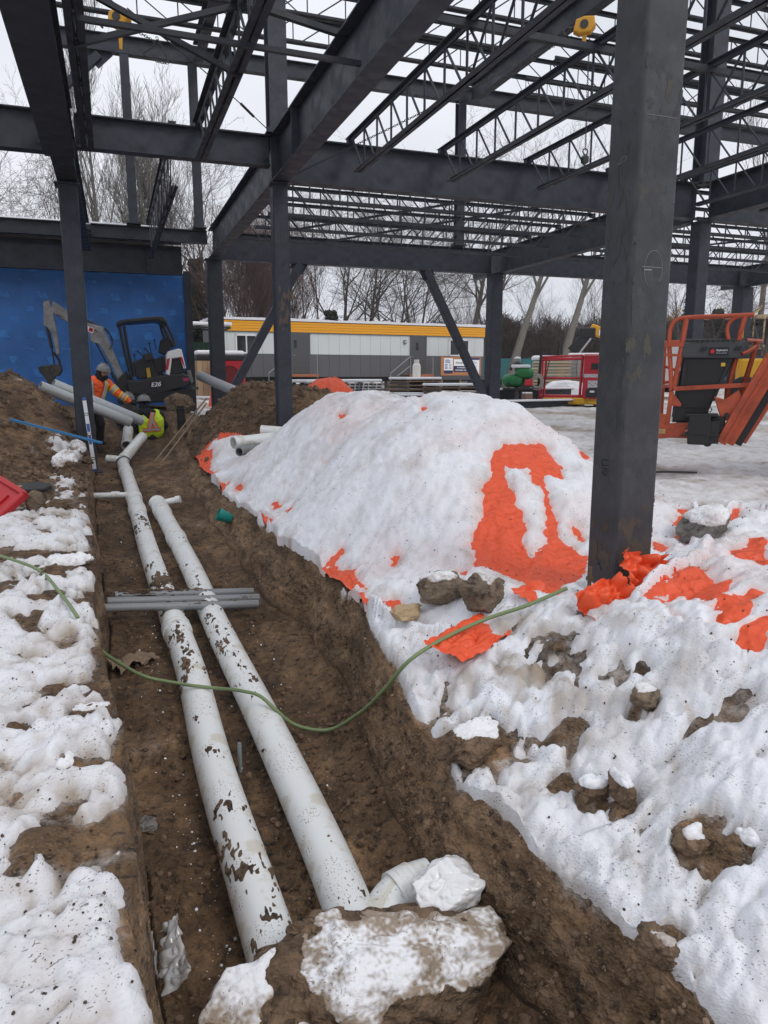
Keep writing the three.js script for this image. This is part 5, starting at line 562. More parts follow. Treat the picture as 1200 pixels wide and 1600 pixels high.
// ---------- bare winter trees ----------
const barkMap = dtex(256, (x, y) => .55 + .5 * gS(x, y * .5) * .9);
const bark = M([.15, .128, .115], .95, { map: barkMap }), barkRed = M([.15, .095, .08], .95, { map: barkMap }), barkPale = M([.2, .185, .16], .95, { map: barkMap }), barkDark = M([.075, .062, .057], .95);
function treeMake(seed, { h = 14, r = .2, up = .8, spread = .7, lvl = 5, kids = 5, lean = 0, crown = .3, twist = .5, fork = 0, len = .45, twig = .008 }) {
  const rand = rng(seed), trunk = [], br = [];
  function limb(p, d, L, R0, k, out) {
    const n = k === 0 ? 9 : k < 3 ? 5 : 3, pts = [p.clone()], q = p.clone(), e = d.clone(); const R1 = k === 0 ? R0 * .12 : Math.max(twig * .6, R0 * .35);
    for (let i = 1; i <= n; i++) { e.x += (rand() - .5) * twist * (k ? .5 : .16); e.z += (rand() - .5) * twist * (k ? .5 : .16); e.y += up * .12 * (k ? 1 : .5) + (rand() - .5) * .12; e.normalize(); q.addScaledVector(e, L / n); pts.push(q.clone()); }
    const sides = k === 0 ? 9 : k === 1 ? 6 : k === 2 ? 4 : 3, pos = [], uv = [], idx = [], up3 = Math.abs(d.y) > .9 ? new THREE.Vector3(1, 0, 0) : YY, a = new THREE.Vector3(), b = new THREE.Vector3(), t = new THREE.Vector3();
    for (let i = 0; i <= n; i++) { t.subVectors(pts[Math.min(n, i + 1)], pts[Math.max(0, i - 1)]).normalize(); a.crossVectors(up3, t).normalize(); b.crossVectors(t, a); const rr = mix(R0, R1, Math.pow(i / n, .8)) * (k === 0 && i === 0 ? 1.35 : 1); for (let j = 0; j < sides; j++) { const th = j / sides * 6.283; pos.push(pts[i].x + rr * (Math.cos(th) * a.x + Math.sin(th) * b.x), pts[i].y + rr * (Math.cos(th) * a.y + Math.sin(th) * b.y), pts[i].z + rr * (Math.cos(th) * a.z + Math.sin(th) * b.z)); uv.push(j / sides * 2, i * L / n * .5); } }
    for (let i = 0; i < n; i++) for (let j = 0; j < sides; j++) { const A = i * sides + j, B = i * sides + (j + 1) % sides; idx.push(A, B, A + sides, B, B + sides, A + sides); }
    out.push({ pos, uv, idx });
    if (k >= lvl) return;
    const m = k === 0 ? kids * 3 : Math.max(2, kids - (k > 2 ? 1 : 0) - (k > 3 ? 1 : 0));
    for (let i = 0; i < m; i++) { const f = k === 0 ? crown + (1 - crown) * Math.pow((i + rand() * .8) / m, .9) : .25 + .75 * (i + rand()) / m, u = Math.min(f, .999) * n, ii = Math.floor(u), P = pts[ii].clone().lerp(pts[ii + 1], u - ii), az = rand() * 6.283 + i * 2.4, D = t.subVectors(pts[ii + 1], pts[ii]).normalize().clone(), s = new THREE.Vector3(Math.cos(az), 0, Math.sin(az)); s.addScaledVector(D, -s.dot(D)).normalize(); D.multiplyScalar(1).addScaledVector(s, spread * (.7 + .6 * rand()) * (k ? 1.15 : 1)).normalize(); D.y += up * .15; D.normalize(); const rr = mix(R0, R1, f) * (k === 0 ? .5 : .62); limb(P, D, L * (k === 0 ? len * (1.15 - .75 * f) + .06 : .55) * (.75 + .5 * rand()), Math.max(twig, rr), k + 1, br); }
  }
  const base = new THREE.Vector3(); if (fork) for (let i = 0; i < fork; i++) limb(base.clone().add(new THREE.Vector3((rand() - .5) * r * 3, 0, (rand() - .5) * r * 3)), new THREE.Vector3(lean + (rand() - .5) * .55, 1, (rand() - .5) * .4).normalize(), h * (.8 + .2 * rand()), r * (.7 + .4 * rand()), 0, trunk); else limb(base, new THREE.Vector3(lean, 1, 0).normalize(), h, r, 0, trunk);
  const geo = S => { let nv = 0, ni = 0; for (const s of S) { nv += s.pos.length; ni += s.idx.length; } const P = new Float32Array(nv), U = new Float32Array(nv / 3 * 2), I = new Uint32Array(ni); let a = 0, b = 0; for (const s of S) { P.set(s.pos, a); U.set(s.uv, a / 3 * 2); for (let i = 0; i < s.idx.length; i++) I[b + i] = s.idx[i] + a / 3; a += s.pos.length; b += s.idx.length; } const g = new THREE.BufferGeometry(); g.setAttribute('position', new THREE.BufferAttribute(P, 3)); g.setAttribute('uv', new THREE.BufferAttribute(U, 2)); g.setIndex(new THREE.BufferAttribute(I, 1)); g.computeVertexNormals(); return g; };
  return [geo(trunk), geo(br)];
}
const KIND = {
  poplar: treeMake(11, { h: 17, r: .2, up: 1.5, spread: .55, kids: 5, lvl: 4, crown: .25, len: .3, twist: .3 }), poplar2: treeMake(12, { h: 15, r: .17, up: 1.3, spread: .6, kids: 5, lvl: 4, crown: .2, len: .32, twist: .4, fork: 2 }),
  maple: treeMake(13, { h: 12, r: .26, up: .55, spread: 1, kids: 4, lvl: 5, crown: .28, len: .62, twist: .9 }), maple2: treeMake(14, { h: 11, r: .22, up: .4, spread: 1.1, kids: 4, lvl: 5, crown: .22, len: .7, twist: 1.1, fork: 2 }),
  red: treeMake(15, { h: 11, r: .14, up: .9, spread: .7, kids: 5, lvl: 4, crown: .12, len: .45, twist: .7, fork: 4 }), lean: treeMake(16, { h: 15, r: .4, up: .6, spread: .6, kids: 3, lvl: 5, crown: .42, len: .5, twist: .5, lean: .32 }), thin: treeMake(17, { h: 12, r: .12, up: .9, spread: .7, kids: 4, lvl: 4, crown: .3, len: .4, twist: .5 })
};
function tree(kind, label, c, s, k = 1, turn = 0, m = bark) { const t = thing('bare_tree', label, 'bare tree', V(c, .5, s), turn); t.scale.setScalar(k); part('trunk', KIND[kind][0], m, t); part('branches', KIND[kind][1], m, t); return t; }
const TREES = [
  ['poplar', 'tallest bare poplar, its tip just under the knee brace', -0.2, 49.8, 1.11, 0.0, 'p'],
  ['poplar', 'bare poplar left of the tallest one, beside the broad girder', -1.6, 51.4, 0.96, 1.3, 'p'],
  ['poplar2', 'forked bare poplar right of the first slender post', 2.0, 51.2, 1.17, 2.2, 'p'],
  ['maple', 'twiggy bare tree at the far left above the old roof edge', -5.5, 49.6, 0.98, 0.4, 'b'],
  ['maple2', 'twiggy forked tree beside the left column above the old roof edge', -3.4, 49.9, 0.98, 2.1, 'b'],
  ['poplar2', 'bare tree seen below the short hanging joist', 3.2, 52.9, 1.06, 3.1, 'p'],
  ['thin', 'thin bare tree between the short joist and the second slender post', 4.5, 52.4, 1.13, 0.2, 'b'],
  ['maple', 'round topped bare tree left of the diagonal girder end', 7.2, 53.6, 1.01, 1.1, 'b'],
  ['red', 'dense reddish tree above the trailer window, left stem group', 7.0, 46.1, 0.79, 0.3, 'r'],
  ['red', 'dense reddish tree right of the first, filling the gap to the middle column', 8.6, 46.1, 0.83, 1.8, 'r'],
  ['red', 'dense reddish tree half behind the middle column', 10.1, 47.1, 0.79, 3.0, 'r'],
  ['thin', 'straight bare tree just right of the left brace top', 12.5, 49.5, 0.81, 0.0, 'b'],
  ['thin', 'straight bare tree next to the left brace, second from it', 13.7, 50.1, 0.89, 1.5, 'b'],
  ['maple', 'bare tree with twigs like a nest, right of the straight pair', 15.7, 51.6, 0.87, 2.7, 'b'],
  ['maple', 'crooked bare tree in the middle above the trailer roof', 16.9, 50.0, 0.90, 4.1, 'b'],
  ['maple2', 'wide forked bare tree above the middle of the trailer roof', 18.0, 47.5, 0.87, 0.9, 'b'],
  ['maple2', 'bare tree with bending limbs left of the right brace', 19.7, 46.8, 0.93, 2.4, 'b'],
  ['lean', 'large bare tree behind the right brace, leaning right', 22.6, 45.8, 0.84, 0.5, 'b'],
  ['maple', 'large bare tree just left of the column at the trailer end', 24.2, 46.3, 1.01, 3.6, 'b'],
  ['lean', 'thick pale trunk leaning right beside the column at the trailer end', 23.3, 41.2, 0.84, 0.0, 'p'],
  ['lean', 'thick pale trunk leaning right behind the red scissor lift', 26.2, 40.1, 0.85, 0.1, 'p'],
  ['thin', 'slight bare tree between the two thick leaning trunks', 30.3, 49.5, 0.59, 1.0, 'b'],
  ['thin', 'slight bare tree right of the thick leaning trunk, near the big column', 35.8, 49.6, 0.66, 2.0, 'b'],
  ['maple', 'bare tree in the gap right of the big column', 39.4, 43.9, 0.61, 0.7, 'b'],
  ['maple2', 'spreading bare tree right of the column behind the lift basket', 40.9, 41.2, 0.68, 1.4, 'd'],
  ['maple', 'bare tree reaching in from the right picture edge', 38.3, 35.7, 0.68, 2.9, 'd'],
  ['poplar', 'bare tree top seen through the upper joists at the right edge', 49.6, 46.7, 1.57, 2.0, 'p']
];
const barks = { b: bark, r: barkRed, p: barkPale, d: barkDark };
for (const [kind, label, c, s, k, turn, m] of TREES) tree(kind, label, c, s, k, turn, barks[m]);
function spruce(label, c, s, h, seed) { const t = thing('spruce_tree', label, 'evergreen tree', V(c, .5, s)), r = rng(seed), g = [], n = 900; part('trunk', new THREE.CylinderGeometry(.03, .16, h, 7).translate(0, h / 2, 0), barkDark, t); for (let i = 0; i < n; i++) { const f = Math.pow(r(), .8), y = h * (.08 + .92 * f), R2 = (1 - f) * h * .2 + .1, a = r() * 6.283, d = R2 * (.35 + .65 * r()), q = new THREE.ConeGeometry(.09 + .1 * r(), .55 + .5 * r(), 4).rotateX(1.9).rotateY(-a + Math.PI / 2).translate(Math.cos(a) * d, y, Math.sin(a) * d); g.push(q); } part('foliage', g, M([.026, .036, .02], .95), t); return t; }
spruce('dark spruce showing in the gap between the slim and the dark column', 5.2, 48, 8, 5); spruce('dark spruce behind the right side of the big column', 42, 46, 8, 6); spruce('second, shorter dark spruce behind the right side of the big column', 44.5, 46, 6, 7); spruce('small dark evergreen above the trailer roof near the left window', 13.3, 46, 5, 8); spruce('low evergreen rising beyond the loader at the far right', 56, 40, 7, 9);
{ const [, g] = treeMake(31, { h: 3.4, r: .05, up: .7, spread: .9, kids: 5, lvl: 3, crown: .05, len: .6, twist: 1, fork: 3, twig: .012 }), n = 330, m = new THREE.InstancedMesh(g, M([.115, .09, .08], .95), n), r = rng(3), d = new THREE.Object3D(); for (let i = 0; i < n; i++) { const u = r(), c = -10 + 78 * u, s = 62 - 22 * u + (r() - .3) * 9, big = sst(14, 26, c); d.position.copy(V(c, .6, s)); d.rotation.y = r() * 6.3; d.scale.setScalar((.5 + .6 * r()) * (.45 + .85 * big)); d.updateMatrix(); m.setMatrixAt(i, d.matrix); m.setColorAt(i, lin(1, 1, 1).multiplyScalar(.6 + .7 * r())); } shade(m); m.name = 'brush_thicket'; m.userData = { kind: 'stuff', label: 'brown leafless thicket along the edge of the site', category: 'thicket' }; scene.add(m); }
{ const n = 64, m = new THREE.InstancedMesh(KIND.thin[1], M([.15, .135, .13], .95), n), r = rng(8), d = new THREE.Object3D(); for (let i = 0; i < n; i++) { const u = r(), c = -45 + 135 * u, s = 78 - 30 * u + r() * 16; d.position.copy(V(c, .6, s)); d.rotation.y = r() * 6.3; d.scale.setScalar(.35 + .4 * r()); d.updateMatrix(); m.setMatrixAt(i, d.matrix); } shade(m); m.name = 'far_wood'; m.userData = { kind: 'stuff', label: 'far off grey wood of bare trees beyond the site', category: 'wood' }; scene.add(m); }
// ---------- machines ----------
const v3 = (x, y, z) => new THREE.Vector3(x, y, z);
{ // orange boom lift: local x to the viewer's right, z towards the viewer, origin at the middle of the basket
  const t = thing('boom_lift', 'orange boom lift basket carrying a black tool bin, parked behind the big column', 'boom lift', V(6.34, 1.504, 7.11), -42.3 * R), or = M([.5, .085, .03], .45, { map: again(steelMap, 1) }), orD = M([.4, .062, .024], .5);
  const X = u => (u - 1060) / 128, Y = v => (600 - v) / 128, P = (u, v, z = 0) => v3(X(u), Y(v), z), pole = (pts, r = .026) => tube(pts, r, 30, 10);
  part('front_rail', [pole([P(1053, 610), P(1049, 570), P(1045, 535), P(1046, 515), P(1053, 504), P(1066, 501.5), P(1110, 501), P(1158, 500)], .027), pole([P(1067, 503), P(1063, 545), P(1056, 607)], .03), pole([P(1147, 501), P(1143, 520), P(1141, 536)], .028), pole([P(1127, 535), P(1124, 520), P(1128, 508), P(1140, 501)], .022)], or, t);
  part('mid_rail', [bar(P(1056, 607, .02), P(1170, 600, .02), .05, .05), bar(P(1036, 541, .03), P(1066, 541, .03), .04, .05), bar(P(1036, 556, .03), P(1062, 557, .03), .03, .03)], or, t);
  part('back_rail', [pole([P(1030, 533, -.9), P(1112, 531, -.9)], .026), pole([P(1034, 570, -.9), P(1112, 600, -.9)], .02), pole([P(1030, 600, -.9), P(1058, 596, -.9)], .02), pole([P(1036, 533, -.9), P(1038, 655, -.9)], .026), pole([P(1034, 604, -.5), P(1058, 603, 0)], .02), pole([P(1036, 533, -.9), P(1053, 541, 0)], .02)], orD, t);
  part('side_rail', [pole([P(1150, 536), P(1176, 535, -.5)], .022), pole([P(1168, 537, -.3), P(1160, 580, -.3), P(1150, 625, -.25)], .03), pole([P(1140, 560, -.1), P(1134, 600, -.1), P(1130, 650, -.1)], .03), pole([P(1165, 545, -.1), P(1155, 552, 0), P(1146, 556, .05)], .022)], or, t);
  part('toe_board', [extr([[X(1024), Y(686)], [X(1070), Y(680)], [X(1084), Y(658)], [X(1050), Y(660)], [X(1049), Y(646)], [X(1028), Y(645)]], .06, .01), box(.7, .04, .9, X(1050), Y(680), -.48), extr([[X(1047), Y(660)], [X(1054), Y(660)], [X(1057), Y(611)], [X(1050), Y(611)]], .05, .008)], or, t);
  part('gusset', extr([[X(1054), Y(611)], [X(1069), Y(630)], [X(1068), Y(634)], [X(1051), Y(633)]], .03, .006), or, t); part('warning_label', plate(.13, .055, X(1040), Y(672), .034), print(.13, .055, (x, w, h) => { x.fillStyle = '#b99a6a'; x.fillRect(0, 0, w, h); x.fillStyle = '#6b4b2a'; for (let i = 0; i < 4; i++) x.fillRect(w * .3, h * (.2 + i * .17), w * .55, h * .06); x.beginPath(); x.moveTo(w * .05, h * .8); x.lineTo(w * .15, h * .2); x.lineTo(w * .25, h * .8); x.fill(); }), t);
  const bn = thing('tool_bin', 'black tapering tool bin with a dark grey lid standing in the orange lift basket', 'tool bin', V(6.34, 1.504, 7.11), -42.3 * R), dkb = M([.009, .009, .0105], .5), lidM = M([.052, .054, .06], .55);
  part('bin_body', extr([[X(1066), Y(560)], [X(1139), Y(560)], [X(1126), Y(592)], [X(1117), Y(612)], [X(1108), Y(640)], [X(1106), Y(658)], [X(1057), Y(658)], [X(1058), Y(640)]], .6, .02).translate(0, 0, -.32), dkb, bn); part('body_rib', [bar(P(1064, 634, -.01), P(1108, 634, -.01), .02, .012), bar(P(1062, 580, -.01), P(1058, 650, -.01), .03, .03), bar(P(1070, 570, -.01), P(1068, 600, -.01), .05, .03), bar(P(1130, 570, -.01), P(1113, 625, -.01), .05, .03)], M([.016, .016, .018], .5), bn);
  const lid = part('lid', [extr([[X(1063), Y(537)], [X(1152), Y(536)], [X(1147), Y(562)], [X(1064), Y(561)]], .66, .02).translate(0, 0, -.3), rbox(.68, .03, .6, .012, X(1108), Y(535), -.3)], lidM, bn);
  for (let i = 0; i < 9; i++) part('vent_slot', new THREE.CylinderGeometry(.016, .016, .02, 10).rotateX(Math.PI / 2).translate(X(1078 + i * 7), Y(536.5), .03), dkb, lid); for (const u of [1090, 1095, 1136, 1141]) part('latch', bar(P(u, 551, .04), P(u + 3, 545, .04), .02, .02), dkb, lid);
  part('hire_sign', plate(.21, .095, X(1115), Y(552), .038), print(.21, .095, (x, w, h) => { x.fillStyle = '#14161d'; x.fillRect(0, 0, w, h); x.fillStyle = '#c5202f'; x.beginPath(); const cx = w * .18, cy = h * .48, a = h * .34; for (let i = 0; i < 14; i++) { const q = i / 14 * 6.283 - 1.57, rr = a * (i % 2 ? .5 : 1); x.lineTo(cx + rr * Math.cos(q), cy + rr * Math.sin(q)); } x.fill(); x.fillStyle = '#d7d9de'; x.font = `bold ${h * .34}px sans-serif`; x.fillText("Stephenson's", w * .37, h * .46, w * .58); x.font = `${h * .18}px sans-serif`; x.fillText('RENTAL SERVICES', w * .38, h * .76, w * .54); }), lid);
  part('yellow_tag', plate(.045, .04, X(1122.5), Y(571), .005), M([.7, .45, .05], .5), bn);
  part('rotator', [rbox(.24, .34, .34, .02, X(1096), Y(667), .12), rbox(.36, .03, .3, .01, X(1098), Y(645), .14), rbox(.36, .03, .3, .01, X(1100), Y(674), .14), rbox(.16, .2, .25, .02, X(1121), Y(660), .05), box(.1, .26, .05, X(1117), Y(670), .24)], dkb, t); part('eye_ring', [new THREE.TorusGeometry(.034, .014, 8, 18).translate(X(1109), Y(686), .2), new THREE.TorusGeometry(.026, .005, 6, 14).translate(X(1108), Y(637), .2)], dkb, t);
  const boom = (u0, v0, u1, v1, w, h, z, m, name) => part(name, orient(rbox(w, h, P(u0, v0, z).distanceTo(P(u1, v1, z)), .015), P(u0, v0, z), P(u1, v1, z), v3(0, 0, 1)), m, t);
  boom(1127, 686, 1213, 495, .12, .1, .16, or, 'boom_tube'); boom(1139, 688, 1225, 500, .1, .1, .1, or, 'boom_tube'); boom(1147, 688, 1232, 505, .16, .12, -.05, dkb, 'boom_core'); boom(1157, 686, 1250, 500, .11, .12, -.12, orD, 'boom_tube');
  boom(1131.5, 683, 1218, 495, .02, .02, .22, orD, 'boom_seam'); part('boom_head', extr([[X(1113), Y(618)], [X(1128), Y(622)], [X(1146), Y(608)], [X(1152), Y(622)], [X(1138), Y(652)], [X(1126), Y(654)]], .1, .015).translate(0, 0, .1), or, t); part('pivot_pin', new THREE.CylinderGeometry(.028, .028, .2, 14).rotateX(Math.PI / 2).translate(X(1132), Y(645), .1), dkb, t); part('black_cover', extr([[X(1165), Y(590)], [X(1182), Y(560)], [X(1190), Y(575)], [X(1175), Y(612)]], .14, .02).translate(0, 0, .02), dkb, t);
  part('hydraulic_hose', [pole([P(1196, 520, .2), P(1186, 512, .24), P(1182, 500, .25), P(1188, 491, .22), P(1205, 488, .2)], .016), pole([P(1204, 528, .2), P(1192, 520, .26), P(1189, 505, .28), P(1197, 494, .25)], .018), pole([P(1198, 505, .22), P(1212, 498, .2)], .05)], dkb, t);
  part('wheel', new THREE.TorusGeometry(.38, .16, 12, 26).translate(X(1290), Y(640), -.4), rubber, t); part('chassis', rbox(2.2, .5, 1.6, .08, X(1420), Y(610), -.6), or, t);
}
{ // red scissor lift
  const t = thing('scissor_lift', 'red scissor lift with a yellow base partly hidden by the big column', 'scissor lift', V(16.0, .47, 23.4), -34.5 * R), rd = M([.5, .012, .03], .45), ye = M([.62, .36, .012], .5), S = 42.2, X = u => (u - 890) / S, Y = v => (632 - v) / S, P = (u, v, z = 0) => v3(X(u), Y(v), z), pl = (a, b, r = .035) => rod(a, b, r, r, 8);
  part('guard_rail', [pl(P(842, 553), P(840, 622), .045), pl(P(850, 555), P(848, 622), .04), pl(P(843, 555), P(905, 553)), pl(P(843, 560), P(905, 558)), pl(P(844, 587), P(908, 588)), pl(P(905, 553), P(903, 622), .05), pl(P(911, 553), P(908, 620), .05)], rd, t);
  part('back_rail', [pl(P(843, 556, -1), P(960, 556, -1)), pl(P(843, 588, -1), P(960, 588, -1)), pl(P(843, 553, -1), P(843, 620, -1))], rd, t); part('deck_edge', [box(1.7, .18, 1.05, X(875), Y(618), -.5), box(3, .12, 1.05, X(903), Y(625), -.55)], rd, t);
  part('control_box', [rbox(1.25, 1.75, .5, .04, X(934), Y(588), .1)], rd, t); part('dark_recess', rbox(.9, .22, .06, .02, X(937), Y(570), .36), black, t); part('black_guard', [pl(P(932, 570, .4), P(936, 556, .4), .02), pl(P(936, 556, .4), P(940, 570, .4), .02), pl(P(928, 572, .42), P(945, 572, .42), .02)], black, t);
  part('data_plate', [plate(.75, .12, X(924), Y(584), .357), plate(.7, .26, X(929), Y(597), .357)], print(.75, .3, (x, w, h) => { x.fillStyle = '#b9bcc2'; x.fillRect(0, 0, w, h); x.fillStyle = '#a31c2b'; for (let i = 0; i < 9; i++) x.fillRect(w * (.05 + .1 * i), h * (.3 + .15 * (i % 3)), w * .05, h * .12); x.fillStyle = '#444'; x.fillRect(w * .5, h * .1, w * .4, h * .06); }), t); part('engine_hatch', extr([[X(912), Y(617)], [X(912), Y(606)], [X(917), Y(602)], [X(928), Y(602)], [X(931), Y(606)], [X(931), Y(617)]], .05, .01).translate(0, 0, .37), black, t); part('hatch_label', plate(.16, .07, X(921), Y(608), .4), white, t);
  part('base_skirt', [rbox(2.9, .24, .9, .04, X(908), Y(623), -.1)], ye, t); for (const u of [862, 876, 893, 915]) part('skirt_bracket', box(.05, .2, .03, X(u), Y(622), .365), M([.45, .25, .01], .5), t);
  for (const u of [868, 932]) part('wheel', new THREE.CylinderGeometry(.2, .2, .2, 18).rotateX(Math.PI / 2).translate(X(u), .12, .1), rubber, t); part('black_cable', tube([P(855, 560, .1), P(848, 600, .12), P(846, 625, .15), P(836, 640, .2)], .02, 20, 6), black, t); part('top_cover', rbox(1.2, .05, .6, .02, X(934), Y(553), .1), M([.6, .25, .25], .6), t);
  part('left_mast', [pl(P(842, 545, .1), P(838, 625, .1), .05), pl(P(839, 625, .12), P(850, 625, .12), .06)], black, t);
}
{ // compact excavator, tilted as it stands on the spoil; local x right, z towards the viewer
  const t = thing('excavator', 'small white and black excavator with an open cab in front of the blue wall', 'excavator', V(1.0, .66, 20.7), 0), wh = M([.24, .24, .24], .45, { map: again(steelMap, 1) }), bk = M([.01, .01, .011], .45), dgy = M([.045, .045, .047], .6), S = 57.5, X = u => (u - 240) / S, Y = v => (640 - v) / S, P = (u, v, z = 0) => v3(X(u), Y(v), z), ex = (pts, d, z, b = .02) => extr(pts.map(([u, v]) => [X(u), Y(v)]), d, b).translate(0, 0, z);
  const zx = p => [p[0] * .1917 + 80, p[1] * .1917 + 470], E = (pts, d, z, b) => ex(pts.map(zx), d, z, b);
  part('house', [E([[640, 640], [740, 640], [820, 612], [1060, 585], [1105, 600], [1118, 650], [1085, 690], [900, 735], [780, 760], [650, 745]], 1.3, -.2, .03)], bk, t);
  part('model_mark', plate(.36, .16, 0, 0, 0).rotateZ(.09).translate(...P(...zx([860, 668]), .46).toArray()), print(.36, .16, (x, w, h) => { x.fillStyle = '#0c0c0e'; x.fillRect(0, 0, w, h); x.fillStyle = '#dfe1e6'; x.font = `italic bold ${h * .95}px sans-serif`; x.fillText('E26', w * .06, h * .86, w * .88); }), t);
  const eh = part('engine_cover', [E([[935, 590], [945, 440], [960, 415], [1040, 392], [1062, 400], [1090, 545], [1070, 548], [1048, 462], [985, 470], [970, 560], [960, 605]], .5, .2, .03)], white, t); part('grille', [E([[985, 475], [1045, 465], [1078, 550], [1085, 580], [965, 600]], .4, .16, .02)], bk, eh); part('red_flash', [E([[945, 475], [970, 465], [952, 555], [935, 560]], .52, .2, .008), E([[1042, 455], [1066, 460], [1082, 540], [1068, 520]], .52, .2, .008)], M([.45, .012, .02], .45), eh); for (let i = 0; i < 5; i++) part('grille_slat', E([[985 - i * 2, 495 + i * 20], [1055 + i * 5, 488 + i * 18], [1056 + i * 5, 493 + i * 18], [985 - i * 2, 500 + i * 20]], .03, .37, .002), dgy, eh);
  part('counterweight', E([[1098, 560], [1130, 560], [1148, 650], [1130, 672], [1105, 640]], .9, -.2, .03), M([.16, .16, .155], .7), t); part('serial_sticker', plate(.14, .09, 0, 0, 0).rotateZ(.1).translate(...P(...zx([1082, 632]), .46).toArray()), M([.3, .02, .1], .5), t);
  const tb = (pts, r, z) => tube(pts.map(p => P(...zx(p), z)), r, 40, 10);
  for (const [z, n] of [[.4, 0], [-.65, 1]]) part('canopy_post', [tb([[612, 220], [640, 420], [682, 640]], .032, z), tb([[645, 215], [668, 420], [700, 610]], .026, z), tb([[930, 195], [955, 290], [1005, 380]], .036, z), tb([[935, 170], [975, 250], [1005, 330], [1008, 380]], .034, z)], bk, t);
  part('canopy_roof', [E([[590, 205], [620, 185], [880, 152], [930, 152], [960, 185], [965, 215], [930, 195], [890, 180], [650, 205], [600, 228]], 1.25, -.12, .02)], bk, t);
  part('seat', [E([[895, 420], [915, 330], [945, 298], [985, 318], [985, 395], [940, 440]], .5, -.1, .03), E([[840, 480], [930, 445], [950, 560], [870, 600]], .55, -.1, .03)], M([.016, .016, .017], .7), t); part('console', [E([[690, 500], [760, 470], [830, 430], [870, 480], [930, 610], [720, 630]], .7, -.2, .03), E([[770, 440], [840, 425], [850, 470], [785, 490]], .1, .3, .01)], M([.018, .018, .02], .6), t); part('yellow_lever_panel', E([[790, 545], [815, 540], [825, 615], [795, 620]], .06, .18, .008), M([.5, .3, .02], .5), t);
  part('control_lever', [tb([[720, 500], [705, 440]], .012, .1), tb([[785, 470], [735, 412]], .014, .2), tb([[840, 430], [825, 350]], .012, 0), tb([[875, 400], [865, 330]], .014, .1), tb([[820, 430], [790, 395]], .016, .25)], bk, t); part('lever_knob', [[735, 412], [825, 350], [865, 328], [790, 393], [708, 440]].map(p => new THREE.SphereGeometry(.028, 10, 8).translate(...P(...zx(p), .12).toArray())), bk, t);
  const bm = part('boom', [E([[590, 628], [620, 610], [606, 560], [560, 430], [520, 310], [495, 235], [480, 228], [470, 262], [400, 320], [392, 340], [415, 355], [455, 368], [480, 410], [540, 540], [572, 630]], .22, .1, .025), E([[400, 345], [480, 290], [495, 235], [285, 182], [140, 130], [90, 80], [115, 55], [150, 62], [130, 130], [270, 225], [385, 265]], .2, .1, .025)], wh, t);
  part('maker_mark', plate(.5, .13, 0, 0, 0).rotateZ(-.38).translate(...P(...zx([352, 238]), .205).toArray()), print(.5, .13, (x, w, h) => { x.fillStyle = '#d9dadb'; x.fillRect(0, 0, w, h); x.fillStyle = '#1b1c1f'; x.font = `bold ${h * .8}px sans-serif`; x.fillText('Bobcat', w * .1, h * .74, w * .6); x.fillStyle = '#b01c2a'; x.fillRect(w * .77, h * .08, h * .8, h * .8); x.fillStyle = '#1b1c1f'; x.fillRect(w * .77 + h * .2, h * .3, h * .4, h * .3); }), bm);
  part('boom_cylinder', [tb([[600, 720], [560, 640], [505, 525]], .042, .2), tb([[510, 530], [435, 360]], .022, .2)], bk, t); part('arm_cylinder', [tb([[285, 148], [460, 235]], .05, .12), tb([[455, 232], [490, 245]], .03, .12)], bk, t); part('hydraulic_hose', [tb([[500, 250], [545, 300], [555, 350], [530, 400]], .014, .22), tb([[505, 240], [535, 280], [548, 340]], .014, .18), tb([[640, 590], [660, 620], [640, 670]], .03, .22)], bk, t);
  part('stick', [E([[88, 60], [128, 52], [148, 130], [168, 300], [172, 440], [150, 450], [128, 290], [95, 240], [76, 235]], .2, .1, .02)], wh, t); part('bucket_cylinder', [tb([[98, 245], [118, 400]], .04, .1), tb([[118, 400], [126, 520]], .02, .1), tb([[126, 430], [160, 480], [165, 530]], .03, .1)], bk, t);
  part('bucket', [E([[14, 545], [40, 530], [120, 522], [172, 520], [178, 560], [160, 600], [125, 610], [100, 680], [82, 672], [50, 610], [22, 575]], .5, .05, .02)], M([.06, .055, .05], .7, { map: soilMap }), t); part('swing_post', E([[560, 640], [640, 560], [655, 600], [650, 730], [600, 740]], .25, .12, .03), bk, t);
  const tr = part('track', [E([[560, 790], [580, 765], [780, 745], [1010, 720], [1120, 700], [1150, 715], [1150, 760], [1120, 790], [600, 830], [565, 815]], .32, .4, .03), E([[560, 790], [580, 765], [780, 745], [1010, 720], [1120, 700], [1150, 715], [1150, 760], [1120, 790], [600, 830], [565, 815]], .32, -.75, .03)], rubber, t); for (let i = 0; i < 22; i++) part('track_lug', bar(P(...zx([590 + i * 25, 766 - i * 2.6]), .24), P(...zx([590 + i * 25, 766 - i * 2.6]), .56), .05, .035), rubber, tr);
  part('dozer_blade', E([[1110, 700], [1180, 690], [1180, 712], [1115, 722]], 1.3, -.2, .01), dgy, t);
}
